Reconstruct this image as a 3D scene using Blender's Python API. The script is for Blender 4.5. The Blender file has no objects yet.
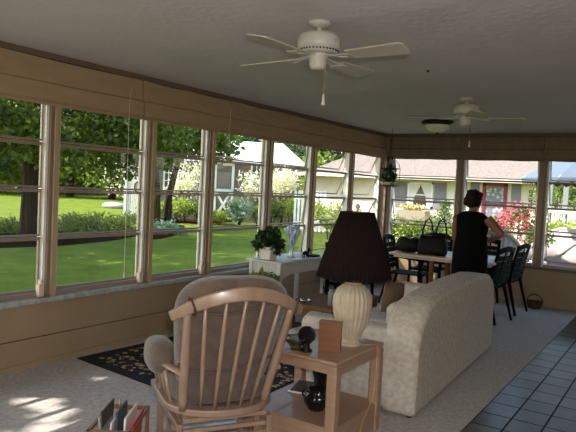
import bpy, bmesh, math, random
import numpy as np
from mathutils import Vector, Matrix, Euler
PI = math.pi
random.seed(7)
sc = bpy.context.scene
col = sc.collection

# ------------------------------------------------------------------ camera (solved from the room's straight lines)
F_PX, YAW, PITCH, ROLL, CX, CZ = 600.0, 0.5840, 0.0493, 0.0502, 4.1724, 1.5122
Fv = Vector((-math.sin(YAW)*math.cos(PITCH), math.cos(YAW)*math.cos(PITCH), -math.sin(PITCH)))
R0 = Vector((math.cos(YAW), math.sin(YAW), 0)); U0 = R0.cross(Fv)
Rv = math.cos(ROLL)*R0 + math.sin(ROLL)*U0
Uv = -math.sin(ROLL)*R0 + math.cos(ROLL)*U0
CAM = Vector((CX, 0, CZ))
def at(px, py, axis, val):
    """the point of the plane axis=val that stands at a place of the 576x432 photograph"""
    d = (px-288)/F_PX*Rv + (216-py)/F_PX*Uv + Fv
    return CAM + d*((val-CAM[axis])/d[axis])
cd = bpy.data.cameras.new('camera'); cam = bpy.data.objects.new('camera', cd); col.objects.link(cam)
cd.sensor_width = 36; cd.lens = 36*F_PX/576; cd.clip_start = .05; cd.clip_end = 400
M4 = Matrix((Rv, Uv, -Fv)).transposed().to_4x4(); M4.translation = CAM
cam.matrix_world = M4; sc.camera = cam

# ------------------------------------------------------------------ materials
def lin(c):
    c = c/255
    return c/12.92 if c <= .04045 else ((c+.055)/1.055)**2.4
def C3(r, g, b): return (lin(r), lin(g), lin(b), 1)
MATS = {}
def mat(name, rgb, rough=.6, metal=0, rgb2=None, scale=8, bump=0, bscale=60, spec=.5, coat=0, stretch=None, translucent=0, island=False, sheen=0, bdist=.01):
    if name in MATS: return MATS[name]
    m = bpy.data.materials.new(name); m.use_nodes = True
    nt = m.node_tree; n = nt.nodes; L = nt.links
    b = n['Principled BSDF']
    b.inputs['Roughness'].default_value = rough; b.inputs['Metallic'].default_value = metal
    b.inputs['Specular IOR Level'].default_value = spec
    b.inputs['Coat Weight'].default_value = coat
    b.inputs['Sheen Weight'].default_value = sheen
    b.inputs['Base Color'].default_value = C3(*rgb)
    tc = n.new('ShaderNodeTexCoord'); src = tc.outputs['Object']
    if stretch:
        mp = n.new('ShaderNodeMapping'); mp.inputs['Scale'].default_value = stretch
        L.new(src, mp.inputs['Vector']); src = mp.outputs['Vector']
    if rgb2:
        mix = n.new('ShaderNodeMix'); mix.data_type = 'RGBA'
        mix.inputs[6].default_value = C3(*rgb); mix.inputs[7].default_value = C3(*rgb2)
        if island:
            g = n.new('ShaderNodeNewGeometry'); L.new(g.outputs['Random Per Island'], mix.inputs[0])
        else:
            no = n.new('ShaderNodeTexNoise'); no.inputs['Scale'].default_value = scale; no.inputs['Detail'].default_value = 4
            L.new(src, no.inputs['Vector'])
            cr = n.new('ShaderNodeMapRange'); cr.inputs[1].default_value = .35; cr.inputs[2].default_value = .65
            L.new(no.outputs[0], cr.inputs[0]); L.new(cr.outputs[0], mix.inputs[0])
        L.new(mix.outputs[2], b.inputs['Base Color'])
    if bump:
        no = n.new('ShaderNodeTexNoise'); no.inputs['Scale'].default_value = bscale; no.inputs['Detail'].default_value = 3
        L.new(src, no.inputs['Vector'])
        bp = n.new('ShaderNodeBump'); bp.inputs['Strength'].default_value = bump; bp.inputs['Distance'].default_value = bdist
        L.new(no.outputs[0], bp.inputs['Height']); L.new(bp.outputs[0], b.inputs['Normal'])
    if translucent:
        tr = n.new('ShaderNodeBsdfTranslucent'); ms = n.new('ShaderNodeMixShader'); ms.inputs[0].default_value = translucent
        tr.inputs[0].default_value = C3(*rgb)
        if rgb2: L.new(mix.outputs[2], tr.inputs[0])
        L.new(b.outputs[0], ms.inputs[1]); L.new(tr.outputs[0], ms.inputs[2])
        L.new(ms.outputs[0], n['Material Output'].inputs[0])
    MATS[name] = m
    return m
def glass_mat(name, tint=(250, 252, 250), refl=.06, rough=0.0):
    if name in MATS: return MATS[name]
    m = bpy.data.materials.new(name); m.use_nodes = True
    nt = m.node_tree; n = nt.nodes; L = nt.links
    n.remove(n['Principled BSDF'])
    t = n.new('ShaderNodeBsdfTransparent'); t.inputs[0].default_value = C3(*tint)
    g = n.new('ShaderNodeBsdfGlossy'); g.inputs['Roughness'].default_value = rough
    lw = n.new('ShaderNodeLayerWeight'); lw.inputs[0].default_value = .5
    pw = n.new('ShaderNodeMath'); pw.operation = 'POWER'; pw.inputs[1].default_value = 5; L.new(lw.outputs['Facing'], pw.inputs[0])
    f = n.new('ShaderNodeMath'); f.operation = 'MULTIPLY_ADD'; f.inputs[1].default_value = .7; f.inputs[2].default_value = refl; L.new(pw.outputs[0], f.inputs[0])
    ms = n.new('ShaderNodeMixShader')
    L.new(f.outputs[0], ms.inputs[0]); L.new(t.outputs[0], ms.inputs[1]); L.new(g.outputs[0], ms.inputs[2])
    L.new(ms.outputs[0], n['Material Output'].inputs[0]); MATS[name] = m
    return m

WOODPAINT = mat('tan_wall_paint', (158, 134, 106), .55, rgb2=(150, 126, 98), scale=2, bump=.1, bscale=40)
POST = mat('taupe_post_paint', (128, 106, 88), .5)
POST_LIT = mat('lit_post_strip', (168, 144, 116), .5)  # post paint in a lighter tone, imitating light on the strip
ALU = mat('white_aluminium', (226, 224, 216), .35, metal=0)
SASHM = mat('bronze_sash_metal', (150, 132, 120), .4, metal=.2)
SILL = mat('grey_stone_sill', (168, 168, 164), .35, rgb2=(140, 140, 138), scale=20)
GLASS = glass_mat('window_glass', refl=.035)
CEIL = mat('textured_white_ceiling', (210, 202, 206), .9, rgb2=(204, 196, 200), scale=3, bump=.25, bscale=22, bdist=.02)
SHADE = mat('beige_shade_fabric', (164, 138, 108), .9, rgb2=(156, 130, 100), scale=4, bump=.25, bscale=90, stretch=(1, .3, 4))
SHADE_IN = mat('brown_shade_band', (104, 84, 68), .9)
OAK = mat('honey_oak', (164, 132, 108), .5, spec=.3, rgb2=(150, 118, 94), scale=5, stretch=(1, 1, 6), coat=.15)
GLIDERWOOD = mat('glider_oak', (152, 126, 108), .32, rgb2=(140, 113, 95), scale=6, stretch=(3, 3, 1), coat=.35)
CORD_FAB = mat('brown_corduroy', (100, 83, 72), .95, rgb2=(84, 69, 59), scale=14, bump=.5, bscale=70, sheen=.3)
CREAM = mat('cream_damask', (198, 186, 172), .9, rgb2=(176, 164, 150), scale=26, bump=.8, bscale=26, bdist=.012)
CARPET = mat('light_grey_carpet', (196, 188, 182), 1, rgb2=(172, 164, 158), scale=30, bump=.8, bscale=220, bdist=.008)
WHITE = mat('white_furniture_paint', (206, 202, 194), .45)
FANW = mat('white_enamel', (192, 186, 178), .4)
FANB = mat('off_white_blade', (180, 172, 160), .5)
BLACK = mat('black_resin', (8, 8, 8), .7, spec=.12)
BLACKC = mat('black_leather', (8, 8, 9), .6, spec=.2, bump=.2, bscale=60)
DRESS = mat('black_dress_cloth', (7, 7, 8), .95, spec=.1)
SKIN = mat('skin', (126, 82, 66), .6)
HAIR = mat('dark_brown_hair', (30, 17, 12), .8, spec=.2, bump=.6, bscale=60, stretch=(1, 1, .25))
PLEAT = mat('dark_brown_pleated_fabric', (30, 20, 19), .95, spec=.1)
CERAM = mat('ivory_ribbed_ceramic', (196, 180, 158), .4, rgb2=(176, 158, 134), scale=12)
DARKPOT = mat('dark_glazed_ceramic', (22, 20, 20), .15)
BRASS = mat('brass', (170, 130, 70), .3, metal=.9)
CHROME = mat('polished_metal', (200, 200, 196), .15, metal=1)
LEAF = mat('maple_leaf', (54, 74, 24), .5, rgb2=(122, 136, 36), island=True, translucent=.45)
LEAFD = mat('dark_tree_leaf', (42, 66, 26), .5, rgb2=(74, 100, 38), island=True, translucent=.3)
LEAFY = mat('yellow_green_leaf', (130, 150, 44), .5, rgb2=(170, 180, 70), island=True, translucent=.4)
LEAFG = mat('garden_leaf', (66, 88, 30), .5, rgb2=(136, 150, 62), island=True, translucent=.3)
LEAFW = mat('cream_variegated_leaf', (246, 240, 214), .5, rgb2=(226, 224, 176), island=True, translucent=.3)
LEAFB = mat('blue_green_hosta_leaf', (96, 128, 98), .5, rgb2=(140, 164, 128), island=True, translucent=.2)
LEAFH = mat('dark_house_leaf', (26, 44, 20), .35, rgb2=(50, 78, 36), island=True, translucent=.1)
PINK = mat('pink_petal', (222, 60, 90), .6, rgb2=(240, 120, 140), island=True, translucent=.3)
YELLOW = mat('yellow_petal', (236, 206, 110), .6, rgb2=(244, 226, 160), island=True, translucent=.3)
BARK = mat('grey_brown_bark', (66, 54, 42), .95, spec=.1, rgb2=(42, 34, 26), scale=12, bump=1, bscale=20, stretch=(1, 1, .2), bdist=.05)
MULCH = mat('dark_mulch', (58, 42, 30), 1, spec=0, rgb2=(34, 26, 20), scale=30, bump=1, bscale=60)

# ------------------------------------------------------------------ mesh builder
class MB:
    def __init__(s): s.v = []; s.f = []; s.m = []; s.cur = 0
    def add(s, vs, fs):
        o = len(s.v); s.v += [tuple(v) for v in vs]
        for f in fs: s.f.append(tuple(i+o for i in f)); s.m.append(s.cur)
        return s
    def box(s, x0, x1, y0, y1, z0, z1, mx=None):
        vs = [Vector((x, y, z)) for x in (x0, x1) for y in (y0, y1) for z in (z0, z1)]
        if mx is not None: vs = [mx @ v for v in vs]
        return s.add(vs, [(0, 1, 3, 2), (4, 6, 7, 5), (0, 4, 5, 1), (2, 3, 7, 6), (0, 2, 6, 4), (1, 5, 7, 3)])
    def bar(s, a, b, w, t, up=(0, 0, 1)):
        """rectangular bar from a to b, w wide, t thick"""
        a = Vector(a); b = Vector(b); d = (b-a); L = d.length; d.normalize()
        u = Vector(up); x = d.cross(u)
        if x.length < 1e-4: x = d.cross(Vector((1, 0, 0)))
        x.normalize(); u = x.cross(d)
        vs = []
        for k in (0, L):
            for i, j in ((-1, -1), (1, -1), (1, 1), (-1, 1)):
                vs.append(a + d*k + x*(i*w/2) + u*(j*t/2))
        return s.add(vs, [(3, 2, 1, 0), (4, 5, 6, 7), (0, 1, 5, 4), (1, 2, 6, 5), (2, 3, 7, 6), (3, 0, 4, 7)])
    def tube(s, pts, r, n=10, cap=True, ell=1.0, closed=False):
        pts = [Vector(p) for p in pts]; N = len(pts)
        rs = r if isinstance(r, (list, tuple)) else [r]*N
        vs = []; x = None
        for i, p in enumerate(pts):
            if closed: t = pts[(i+1) % N]-pts[i-1]
            else: t = pts[min(i+1, N-1)]-pts[max(i-1, 0)]
            t.normalize()
            if x is None:
                x = t.cross(Vector((0, 0, 1)))
                if x.length < .05: x = t.cross(Vector((0, 1, 0)))
            x = (x - t*x.dot(t)).normalized(); y = t.cross(x)
            for k in range(n):
                a = 2*PI*k/n
                vs.append(p + x*math.cos(a)*rs[i] + y*math.sin(a)*rs[i]*ell)
        fs = []
        for i in range(N if closed else N-1):
            j = (i+1) % N
            for k in range(n):
                fs.append((i*n+k, i*n+(k+1) % n, j*n+(k+1) % n, j*n+k))
        if cap and not closed:
            fs.append(tuple(range(n-1, -1, -1))); fs.append(tuple((N-1)*n+k for k in range(n)))
        return s.add(vs, fs)
    def lathe(s, prof, c=(0, 0, 0), n=24, rib=0, nrib=0, sx=1, sy=1):
        vs = []; fs = []; c = Vector(c)
        for (r, z) in prof:
            for k in range(n):
                a = 2*PI*k/n; rr = r*(1+rib*math.cos(nrib*a)) if rib else r
                vs.append(c+Vector((rr*math.cos(a)*sx, rr*math.sin(a)*sy, z)))
        N = len(prof)
        for i in range(N-1):
            for k in range(n):
                fs.append((i*n+k, i*n+(k+1) % n, (i+1)*n+(k+1) % n, (i+1)*n+k))
        if prof[0][0] > 1e-5: fs.append(tuple(range(n-1, -1, -1)))
        if prof[-1][0] > 1e-5: fs.append(tuple((N-1)*n+k for k in range(n)))
        return s.add(vs, fs)
    def ell(s, c, r, n=16, m=10, mx=None, p=1.0):
        c = Vector(c); r = r if hasattr(r, '__len__') else (r, r, r)
        vs = []
        sg = lambda t: math.copysign(abs(t)**p, t)
        for i in range(m+1):
            th = PI*i/m-PI/2
            for k in range(n):
                a = 2*PI*k/n
                v = Vector((r[0]*sg(math.cos(th))*sg(math.cos(a)), r[1]*sg(math.cos(th))*sg(math.sin(a)), r[2]*sg(math.sin(th))))
                if mx is not None: v = mx @ v
                vs.append(c+v)
        fs = [(i*n+k, i*n+(k+1) % n, (i+1)*n+(k+1) % n, (i+1)*n+k) for i in range(m) for k in range(n)]
        return s.add(vs, fs)
    def prism(s, poly, axis, a, b):
        """2D outline (in the two other axes, in order) extruded along axis"""
        n = len(poly); vs = []
        for t in (a, b):
            for (u, w) in poly:
                vs.append({'x': (t, u, w), 'y': (u, t, w), 'z': (u, w, t)}[axis])
        return s.add(vs, [tuple(range(n-1, -1, -1)), tuple(range(n, 2*n))]+[(i, (i+1) % n, (i+1) % n+n, i+n) for i in range(n)])
    def loft(s, rings):
        n = len(rings[0]); vs = [v for r in rings for v in r]
        fs = [(i*n+k, i*n+(k+1) % n, (i+1)*n+(k+1) % n, (i+1)*n+k) for i in range(len(rings)-1) for k in range(n)]
        fs += [tuple(range(n-1, -1, -1)), tuple((len(rings)-1)*n+k for k in range(n))]
        return s.add(vs, fs)
    def leaves(s, blobs, count, size, shell=.5, rnd=None, aspect=.6, droop=0, zmin=None):
        """scatter small folded leaves in ellipsoid volumes: blobs = [(centre, radii, weight)]"""
        rnd = rnd or random
        tot = sum(b[2] for b in blobs)
        for (c, r, w) in blobs:
            for _ in range(int(count*w/tot)):
                d = Vector((rnd.gauss(0, 1), rnd.gauss(0, 1), rnd.gauss(0, 1))).normalized()
                q = rnd.random()**shell
                p = Vector((c[0]+d.x*r[0]*q, c[1]+d.y*r[1]*q, c[2]+d.z*r[2]*q))
                if zmin is not None and p.z < zmin: continue
                a = Vector((rnd.gauss(0, 1), rnd.gauss(0, 1), rnd.gauss(0, .7)-droop)).normalized()
                b = a.cross(Vector((rnd.gauss(0, 1), rnd.gauss(0, 1), rnd.gauss(0, 1)))).normalized()
                h = a.cross(b)
                L = size*rnd.uniform(.6, 1.2)
                s.add([p, p+a*L*.45+b*L*aspect*.5+h*L*.08, p+a*L, p+a*L*.45-b*L*aspect*.5+h*L*.08], [(0, 1, 2, 3)])
        return s
    def build(s, name, m, parent=None, smooth=False, bevel=0, seg=2, sub=0, mx=None, remesh=0, smoothit=0, kind=None, solid=0):
        me = bpy.data.meshes.new(name); me.from_pydata(s.v, [], s.f)
        ms = m if isinstance(m, (list, tuple)) else [m]
        for q in ms: me.materials.append(q)
        if len(ms) > 1: me.polygons.foreach_set('material_index', s.m)
        if smooth: me.polygons.foreach_set('use_smooth', [True]*len(s.f))
        me.update()
        o = bpy.data.objects.new(name, me); col.objects.link(o)
        if mx is not None: o.matrix_local = mx
        if parent is not None: o.parent = parent
        if kind: o['kind'] = kind
        if solid:
            q = o.modifiers.new('solid', 'SOLIDIFY'); q.thickness = solid; q.offset = 0
        if bevel:
            q = o.modifiers.new('bevel', 'BEVEL'); q.width = bevel; q.segments = seg; q.limit_method = 'ANGLE'; q.angle_limit = math.radians(35)
            if seg > 1:
                me.polygons.foreach_set('use_smooth', [True]*len(s.f))
                w = o.modifiers.new('wn', 'WEIGHTED_NORMAL'); w.keep_sharp = False
        if remesh:
            q = o.modifiers.new('remesh', 'REMESH'); q.mode = 'VOXEL'; q.voxel_size = remesh; q.use_smooth_shade = True
            if smoothit:
                q = o.modifiers.new('smooth', 'SMOOTH'); q.iterations = smoothit; q.factor = .5
        if sub:
            q = o.modifiers.new('sub', 'SUBSURF'); q.levels = sub; q.render_levels = sub
        return o
def sgn(t): return -1 if t < 0 else 1
def E(name, loc=(0, 0, 0), rz=0):
    o = bpy.data.objects.new(name, None); col.objects.link(o); o.location = loc; o.rotation_euler = (0, 0, rz)
    o.empty_display_size = .1
    return o
def tag(o, label, cat, group=None, kind=None):
    o['label'] = label; o['category'] = cat
    if group: o['group'] = group
    if kind: o['kind'] = kind
    return o
KIDS = {}
def kids(o): return [c for c in bpy.data.objects if c.parent == o]
def copy_tree(o, parent=None):
    c = o.copy(); col.objects.link(c); c.parent = parent
    for ch in kids(o): copy_tree(ch, c)
    return c
def st(o): o['kind'] = 'structure'; return o

D = 9.09; H = 2.44; SILLZ = .55; TOP = 2.09; G = -.15     # back wall, ceiling, sill, window head, ground outside
XR = 6.4; YF = -3.2

# ================================================================== ROOM SHELL
st(MB().box(-.12, 3.07, YF, D+.12, -.12, 0).build('floor', CARPET))
def tile_mat():
    m = bpy.data.materials.new('brown_grey_tile'); m.use_nodes = True; nt = m.node_tree; n = nt.nodes; L = nt.links
    b = n['Principled BSDF']; b.inputs['Specular IOR Level'].default_value = .3; tc = n.new('ShaderNodeTexCoord'); mp = n.new('ShaderNodeMapping')
    mp.inputs['Location'].default_value = (-3.07, -4.25, 0)
    L.new(tc.outputs['Object'], mp.inputs['Vector'])
    br = n.new('ShaderNodeTexBrick'); br.offset = 0; br.squash = 1
    br.inputs['Scale'].default_value = 1; br.inputs['Mortar Size'].default_value = .007; br.inputs['Mortar Smooth'].default_value = .3
    br.inputs['Brick Width'].default_value = .21; br.inputs['Row Height'].default_value = .2515; br.inputs['Bias'].default_value = 0
    br.inputs['Color1'].default_value = C3(84, 76, 68); br.inputs['Color2'].default_value = C3(106, 97, 88); br.inputs['Mortar'].default_value = C3(34, 26, 20)
    L.new(mp.outputs[0], br.inputs['Vector'])
    no = n.new('ShaderNodeTexNoise'); no.inputs['Scale'].default_value = 9; L.new(tc.outputs['Object'], no.inputs['Vector'])
    mx = n.new('ShaderNodeMix'); mx.data_type = 'RGBA'; mx.blend_type = 'MULTIPLY'; mx.inputs[0].default_value = .5
    L.new(br.outputs['Color'], mx.inputs[6]); L.new(no.outputs[0], mx.inputs[7]); L.new(mx.outputs[2], b.inputs['Base Color'])
    r = n.new('ShaderNodeMapRange'); r.inputs[3].default_value = .3; r.inputs[4].default_value = .8; L.new(br.outputs['Fac'], r.inputs[0]); L.new(r.outputs[0], b.inputs['Roughness'])
    bp = n.new('ShaderNodeBump'); bp.inputs['Distance'].default_value = .004; bp.inputs['Strength'].default_value = .6; bp.invert = True
    L.new(br.outputs['Fac'], bp.inputs['Height'])
    bp2 = n.new('ShaderNodeBump'); bp2.inputs['Distance'].default_value = .004; bp2.inputs['Strength'].default_value = .5
    L.new(no.outputs[0], bp2.inputs['Height']); L.new(bp.outputs[0], bp2.inputs['Normal']); L.new(bp2.outputs[0], b.inputs['Normal'])
    return m
st(MB().box(3.07, XR+.12, YF, D+.12, -.12, 0.002).build('floor.001', tile_mat()))
st(MB().box(-.12, XR+.12, YF-.12, D+.12, H, H+.12).build('ceiling', CEIL))
# roof slab above, with eaves
ROOFM = mat('asphalt_shingle', (110, 100, 92), .95, rgb2=(96, 86, 80), scale=10)
st(MB().box(-.6, XR+.6, YF-.6, D+.5, H+.13, H+.28).build('trim_1', WOODPAINT))
# left wall below and above the windows; horizontal board seam cut into it
w = MB(); w.box(-.12, 0, YF, D+.12, 0, .228); w.box(-.12, -.03, YF, D+.12, .228, .236); w.box(-.12, 0, YF, D+.12, .236, SILLZ-.04)
w.box(-.12, 0, YF, D+.12, TOP, H)
st(w.build('wall_left', WOODPAINT))
w = MB(); w.box(0, XR+.12, D, D+.12, 0, SILLZ-.04); w.box(0, XR+.12, D, D+.12, TOP, H)
st(w.build('wall_back', WOODPAINT))
w = MB(); w.box(XR, XR+.12, YF, D, 0, .5); w.box(XR, XR+.12, YF, D, 2.15, H)
w.box(XR, XR+.12, -.2, D, .5, 2.15)  # unseen near end of this wall left open to add daylight
st(w.build('wall_right', mat('cream_wall', (190, 176, 152), .7)))
w = MB(); w.box(-.12, 1.2, YF-.12, YF, 0, H); w.box(4.8, XR+.12, YF-.12, YF, 0, H); w.box(1.2, 4.8, YF-.12, YF, 2.1, H)
st(w.build('wall_front', MATS['cream_wall']))
dr = st(E('door_1', (3, YF-.06, 0)))  # unseen glass door, widened to let more daylight in
f = MB()
for x in (-1.8, -.03, 1.74): f.box(x, x+.06, -.03, .03, 0, 2.1)
f.box(-1.8, 1.8, -.03, .03, 2.04, 2.1); f.box(-1.8, 1.8, -.03, .03, 0, .05)
f.build('door_frame', ALU, dr); MB().box(-1.74, 1.74, -.004, .004, .05, 2.04).build('pane', GLASS, dr)
st(MB().box(0, .012, YF, D, 0, .045).build('baseboard_left', WOODPAINT))
st(MB().box(0.02, XR, D-.015, D, 0, .075).build('baseboard_back', WOODPAINT))
st(MB().box(0, .05, YF, D, H-.045, H).box(.05, XR, D-.05, D, H-.045, H).build('trim_2', SHADE_IN))
st(MB().box(-.14, .07, YF, D, SILLZ-.04, SILLZ).build('trim_3', SILL, bevel=.006))
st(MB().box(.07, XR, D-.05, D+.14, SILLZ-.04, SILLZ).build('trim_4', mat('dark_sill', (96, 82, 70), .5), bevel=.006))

# posts
LP = [-3.14, -2.35, -1.3, -.25, .82, 1.88, 2.925, 3.955, 4.80, 5.86, 6.87, 7.96, 9.02]
BP = [.06, 1.275, 2.46, 3.65, 4.84, 6.03]
k = 0
POSTS = []
for i, y in enumerate(LP):
    if i == len(LP)-1: continue
    b = MB(); b.box(-.06, .015, y-.042, y+.042, SILLZ, TOP); o = st(b.build('trim_%d' % (5+k), POST, bevel=.004, seg=1)); k += 1
    MB().box(.015, .035, y-.012, y+.03, SILLZ, TOP).build('cover_strip', POST_LIT, o)
for i, x in enumerate(BP):
    b = MB()
    if i == 0: b.box(-.12, .09, D-.07, D+.12, SILLZ, TOP); b.box(.0, .13, D-.03, D+.1, SILLZ, TOP)
    else: b.box(x-.05, x+.05, D-.03, D+.1, SILLZ, TOP); b.box(x-.025, x+.03, D-.05, D-.03, SILLZ, TOP)
    st(b.build('trim_%d' % (5+k), POST, bevel=.004, seg=1)); k += 1

# windows: local x = along the wall, local y = outwards, z up
ZS = [.575, 1.01, 1.39, 1.755, 2.085]
wn = 0
def window(origin, rz, width, tilts, crank=True):
    global wn
    wn += 1
    W = st(E('window_%d' % wn, origin, rz))
    h = width/2
    f = MB(); t = .022
    f.box(-h, -h+t, -.03, .05, SILLZ, TOP); f.box(h-t, h, -.03, .05, SILLZ, TOP)
    f.box(-h+t, h-t, -.03, .05, TOP-.02, TOP)
    f.build('window_frame', ALU, W)
    f = MB(); f.box(-h+t, h-t, -.04, .05, SILLZ, SILLZ+.035)
    for z in ZS[1:-1]: f.box(-h+t, h-t, .0, .03, z-.006, z+.006)
    f.build('window_rail', SASHM, W)
    for i in range(4):
        z0, z1 = ZS[i]+.014, ZS[i+1]-.008
        S = E('sash', (0, 0.012, z1)); S.parent = W; S.rotation_euler = (tilts[i], 0, 0)
        hh = z1-z0; g = h-t-.006; u = .013
        s = MB(); s.box(-g, g, -.009, .009, -hh, -hh+.015); s.box(-g, g, -.009, .009, -.012, 0)
        s.box(-g, -g+u, -.009, .009, -hh+.015, -.012); s.box(g-u, g, -.009, .009, -hh+.015, -.012)
        # arms that push the sash out
        s.build('sash_frame', SASHM, S)
        MB().add([(-g+u, 0, -hh+.015), (g-u, 0, -hh+.015), (g-u, 0, -.012), (-g+u, 0, -.012)], [(0, 1, 2, 3)]).build('pane', GLASS, S)
    if crank:
        b = MB(); b.box(h-.075, h-.03, -.075, -.03, SILLZ+.005, SILLZ+.1); b.box(h-.06, h-.04, -.07, -.03, SILLZ+.1, SILLZ+.14)
        b.build('crank_housing', mat('beige_crank_plastic', (206, 186, 160), .5), W, bevel=.005)
    return W
for i in range(len(LP)-1):
    y0, y1 = LP[i]+.042, LP[i+1]-.042
    if i == 0: continue
    t = {11: .42, 10: .42, 9: .12}.get(i, 0.0)
    tl = [-t]*4
    # the window faces -x: local y (out) -> world -x ; local x -> world y
    window((-.04, (y0+y1)/2, 0), PI/2, y1-y0, [t*1.0 for _ in range(4)] if t else [0]*4, crank=True)
for i in range(len(BP)):
    x0 = BP[i]+(.07 if i == 0 else .05); x1 = (BP[i+1]-.05) if i+1 < len(BP) else XR
    window(((x0+x1)/2, D+.04, 0), 0, x1-x0, [.36, .36, .36, .2], crank=False)

# ================================================================== SHADES (roman valances)
def roman(name, p0, length, rz, label, m, cord=None):
    """local x along the wall, local y towards the room"""
    R = tag(E(name, p0, rz), label, 'window shade', 'folded fabric shades over the windows')
    def sheet(prof, nm, mm):
        # prof: list of (y,z) closed outline extruded along x, with slight waviness
        b = MB(); n = 10; rings = []
        for i in range(n+1):
            x = length*i/n
            rings.append([Vector((x, y+.003*math.sin(i*1.7+z*20), z+.004*math.sin(i*1.3+y*30))) for (y, z) in prof])
        b.loft(rings); return b.build(nm, mm, R, bevel=.004, seg=2)
    sheet([(0, 2.205), (.062, 2.205), (.07, 2.225), (.055, 2.39), (0, 2.39)], 'valance_band', m)
    sheet([(0, 2.085), (.072, 2.065), (.088, 2.075), (.085, 2.2), (.06, 2.215), (0, 2.215)], 'lower_fold', m)
    sheet([(.01, 2.05), (.06, 2.04), (.066, 2.05), (.06, 2.08), (.01, 2.09)], 'hem_fold', m)
    if cord is not None:
        for cx, zl in cord:
            b = MB(); b.tube([(cx, .1, 2.3), (cx+.012, .1, 2.1), (cx, .097, zl+.1), (cx, .097, zl)], .0022, 5)
            o = b.build('pull_cord', mat('cord_cream', (214, 204, 184), .8), R)
            MB().lathe([(.003, .03), (.008, 0), (.0075, -.02), (.002, -.024)], (cx, .097, zl), 8).build('cord_pull', MATS['cord_cream'], o)
    return R
# left wall: local x -> -y ... use rz=-90: local x -> world -y, local y -> world x
yb = [-.9, .6, 2.0, 3.78, 5.02, 6.95, 9.0]
labs = ['', '', 'beige folded fabric shade over the nearest two windows at the left edge, cord hanging', 'beige folded fabric shade over the third window from the left',
        'beige folded fabric shade in the middle of the left window wall, above the potted plant', 'beige folded fabric shade next to the far left corner of the room']
cords = [None, None, [(.17, .66)], [(.04, 1.95)], None, None]
for i in range(2, 6):
    y0, y1 = yb[i], yb[i+1]-.012
    if i == 2: y0 = .9
    roman('roman_shade', (.0, y1, 0), y1-y0, -PI/2, labs[i], SHADE, cords[i])
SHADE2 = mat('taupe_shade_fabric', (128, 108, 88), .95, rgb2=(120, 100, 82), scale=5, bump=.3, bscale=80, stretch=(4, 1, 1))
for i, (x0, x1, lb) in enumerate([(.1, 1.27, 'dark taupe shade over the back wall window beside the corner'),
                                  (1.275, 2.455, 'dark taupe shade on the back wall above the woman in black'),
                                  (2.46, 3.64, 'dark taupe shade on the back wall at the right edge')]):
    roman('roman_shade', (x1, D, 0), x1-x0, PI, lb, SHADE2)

# ================================================================== CEILING FANS, LIGHT
def blade_outline(L0, L1, w0, w1):
    pts = [(L0, -w0/2)]
    for k in range(7):
        a = -PI/2+PI*k/6
        pts.append((L1-.03+.03*math.cos(a), (w1/2-.03)*sgn(math.sin(a))*(abs(math.sin(a))>.01)+.03*math.sin(a)))
    pts.append((L0, w0/2)); return pts
def make_fan(loc, rz, label, R=.55):
    F = tag(E('ceiling_fan', loc, rz), label, 'ceiling fan', 'white ceiling fans')
    MB().lathe([(.0, 0), (.065, 0), (.068, -.012), (.055, -.022), (.03, -.034), (.0, -.036)], n=28).build('canopy', FANW, F, smooth=True)
    MB().lathe([(.0, -.03), (.018, -.03), (.014, -.05), (.02, -.07), (.0, -.07)], n=16).build('downrod', FANW, F, smooth=True)
    h = MB(); h.lathe([(.0, -.062), (.07, -.064), (.108, -.074), (.122, -.094), (.124, -.13), (.118, -.155), (.112, -.157), (.11, -.172), (.07, -.178), (0, -.178)], n=40)
    h.build('motor_housing', FANW, F, smooth=True)
    v = MB()
    for k in range(36):
        a = 2*PI*k/36; v.bar((.1105*math.cos(a), .1105*math.sin(a), -.1645), (.1135*math.cos(a), .1135*math.sin(a), -.1645), .009, .009)
    v.build('vent_slots', mat('dark_slot', (40, 34, 30), .8), F)
    MB().lathe([(0, -.176), (.06, -.178), (.062, -.19), (.05, -.2), (.048, -.245), (.04, -.262), (.015, -.268), (0, -.268)], n=28).build('switch_cup', FANW, F, smooth=True)
    for k in range(4):
        a = 2*PI*k/4
        mx = Matrix.Rotation(a, 4, 'Z')
        ir = MB(); ir.bar((.055, 0, -.19), (.13, 0, -.2), .05, .006); ir.bar((.125, -.018, -.2), (.2, -.04, -.205), .018, .006); ir.bar((.125, .018, -.2), (.2, .04, -.205), .018, .006); ir.bar((.19, 0, -.206), (.23, 0, -.206), .1, .005)
        io = ir.build('blade_iron', FANW, F, mx=mx, bevel=.002, seg=1)
        b = MB(); b.prism(blade_outline(.2, R, .1, .135), 'z', -.004, .004)
        b.build('blade', FANB, F, mx=mx @ Matrix.Translation((0, 0, -.197)) @ Matrix.Rotation(math.radians(-12), 4, 'X'), bevel=.002, seg=1)
    ch = MB(); ch.tube([(.045, 0, -.235), (.05, 0, -.25), (.05, 0, -.4)], .0018, 6)
    co = ch.build('pull_chain', BRASS, F)
    MB().lathe([(.002, 0), (.006, -.008), (.008, -.045), (.012, -.06), (.009, -.066), (0, -.066)], (.05, 0, -.4), 12).build('chain_pull', WHITE, co, smooth=True)
    return F
f1 = at(320, 22, 2, H)
make_fan((f1.x, f1.y, H), math.radians(-4), 'white four-blade ceiling fan with pull chain, nearest to the viewer')
f2 = at(467, 98, 2, H)
make_fan((f2.x, f2.y, H), math.radians(29), 'white ceiling fan farther away, above the black dining chairs and beside the dome light')
p = at(438, 121, 2, H)
Lg = tag(E('ceiling_light', (p.x, p.y, H)), 'flush dome ceiling light with dark bronze rim and frosted bowl', 'ceiling light')
MB().lathe([(0, 0), (.19, 0), (.205, -.02), (.2, -.045), (.17, -.055), (0, -.055)], n=36).build('rim', mat('dark_bronze', (52, 38, 30), .4, metal=.6), Lg, smooth=True)
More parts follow.
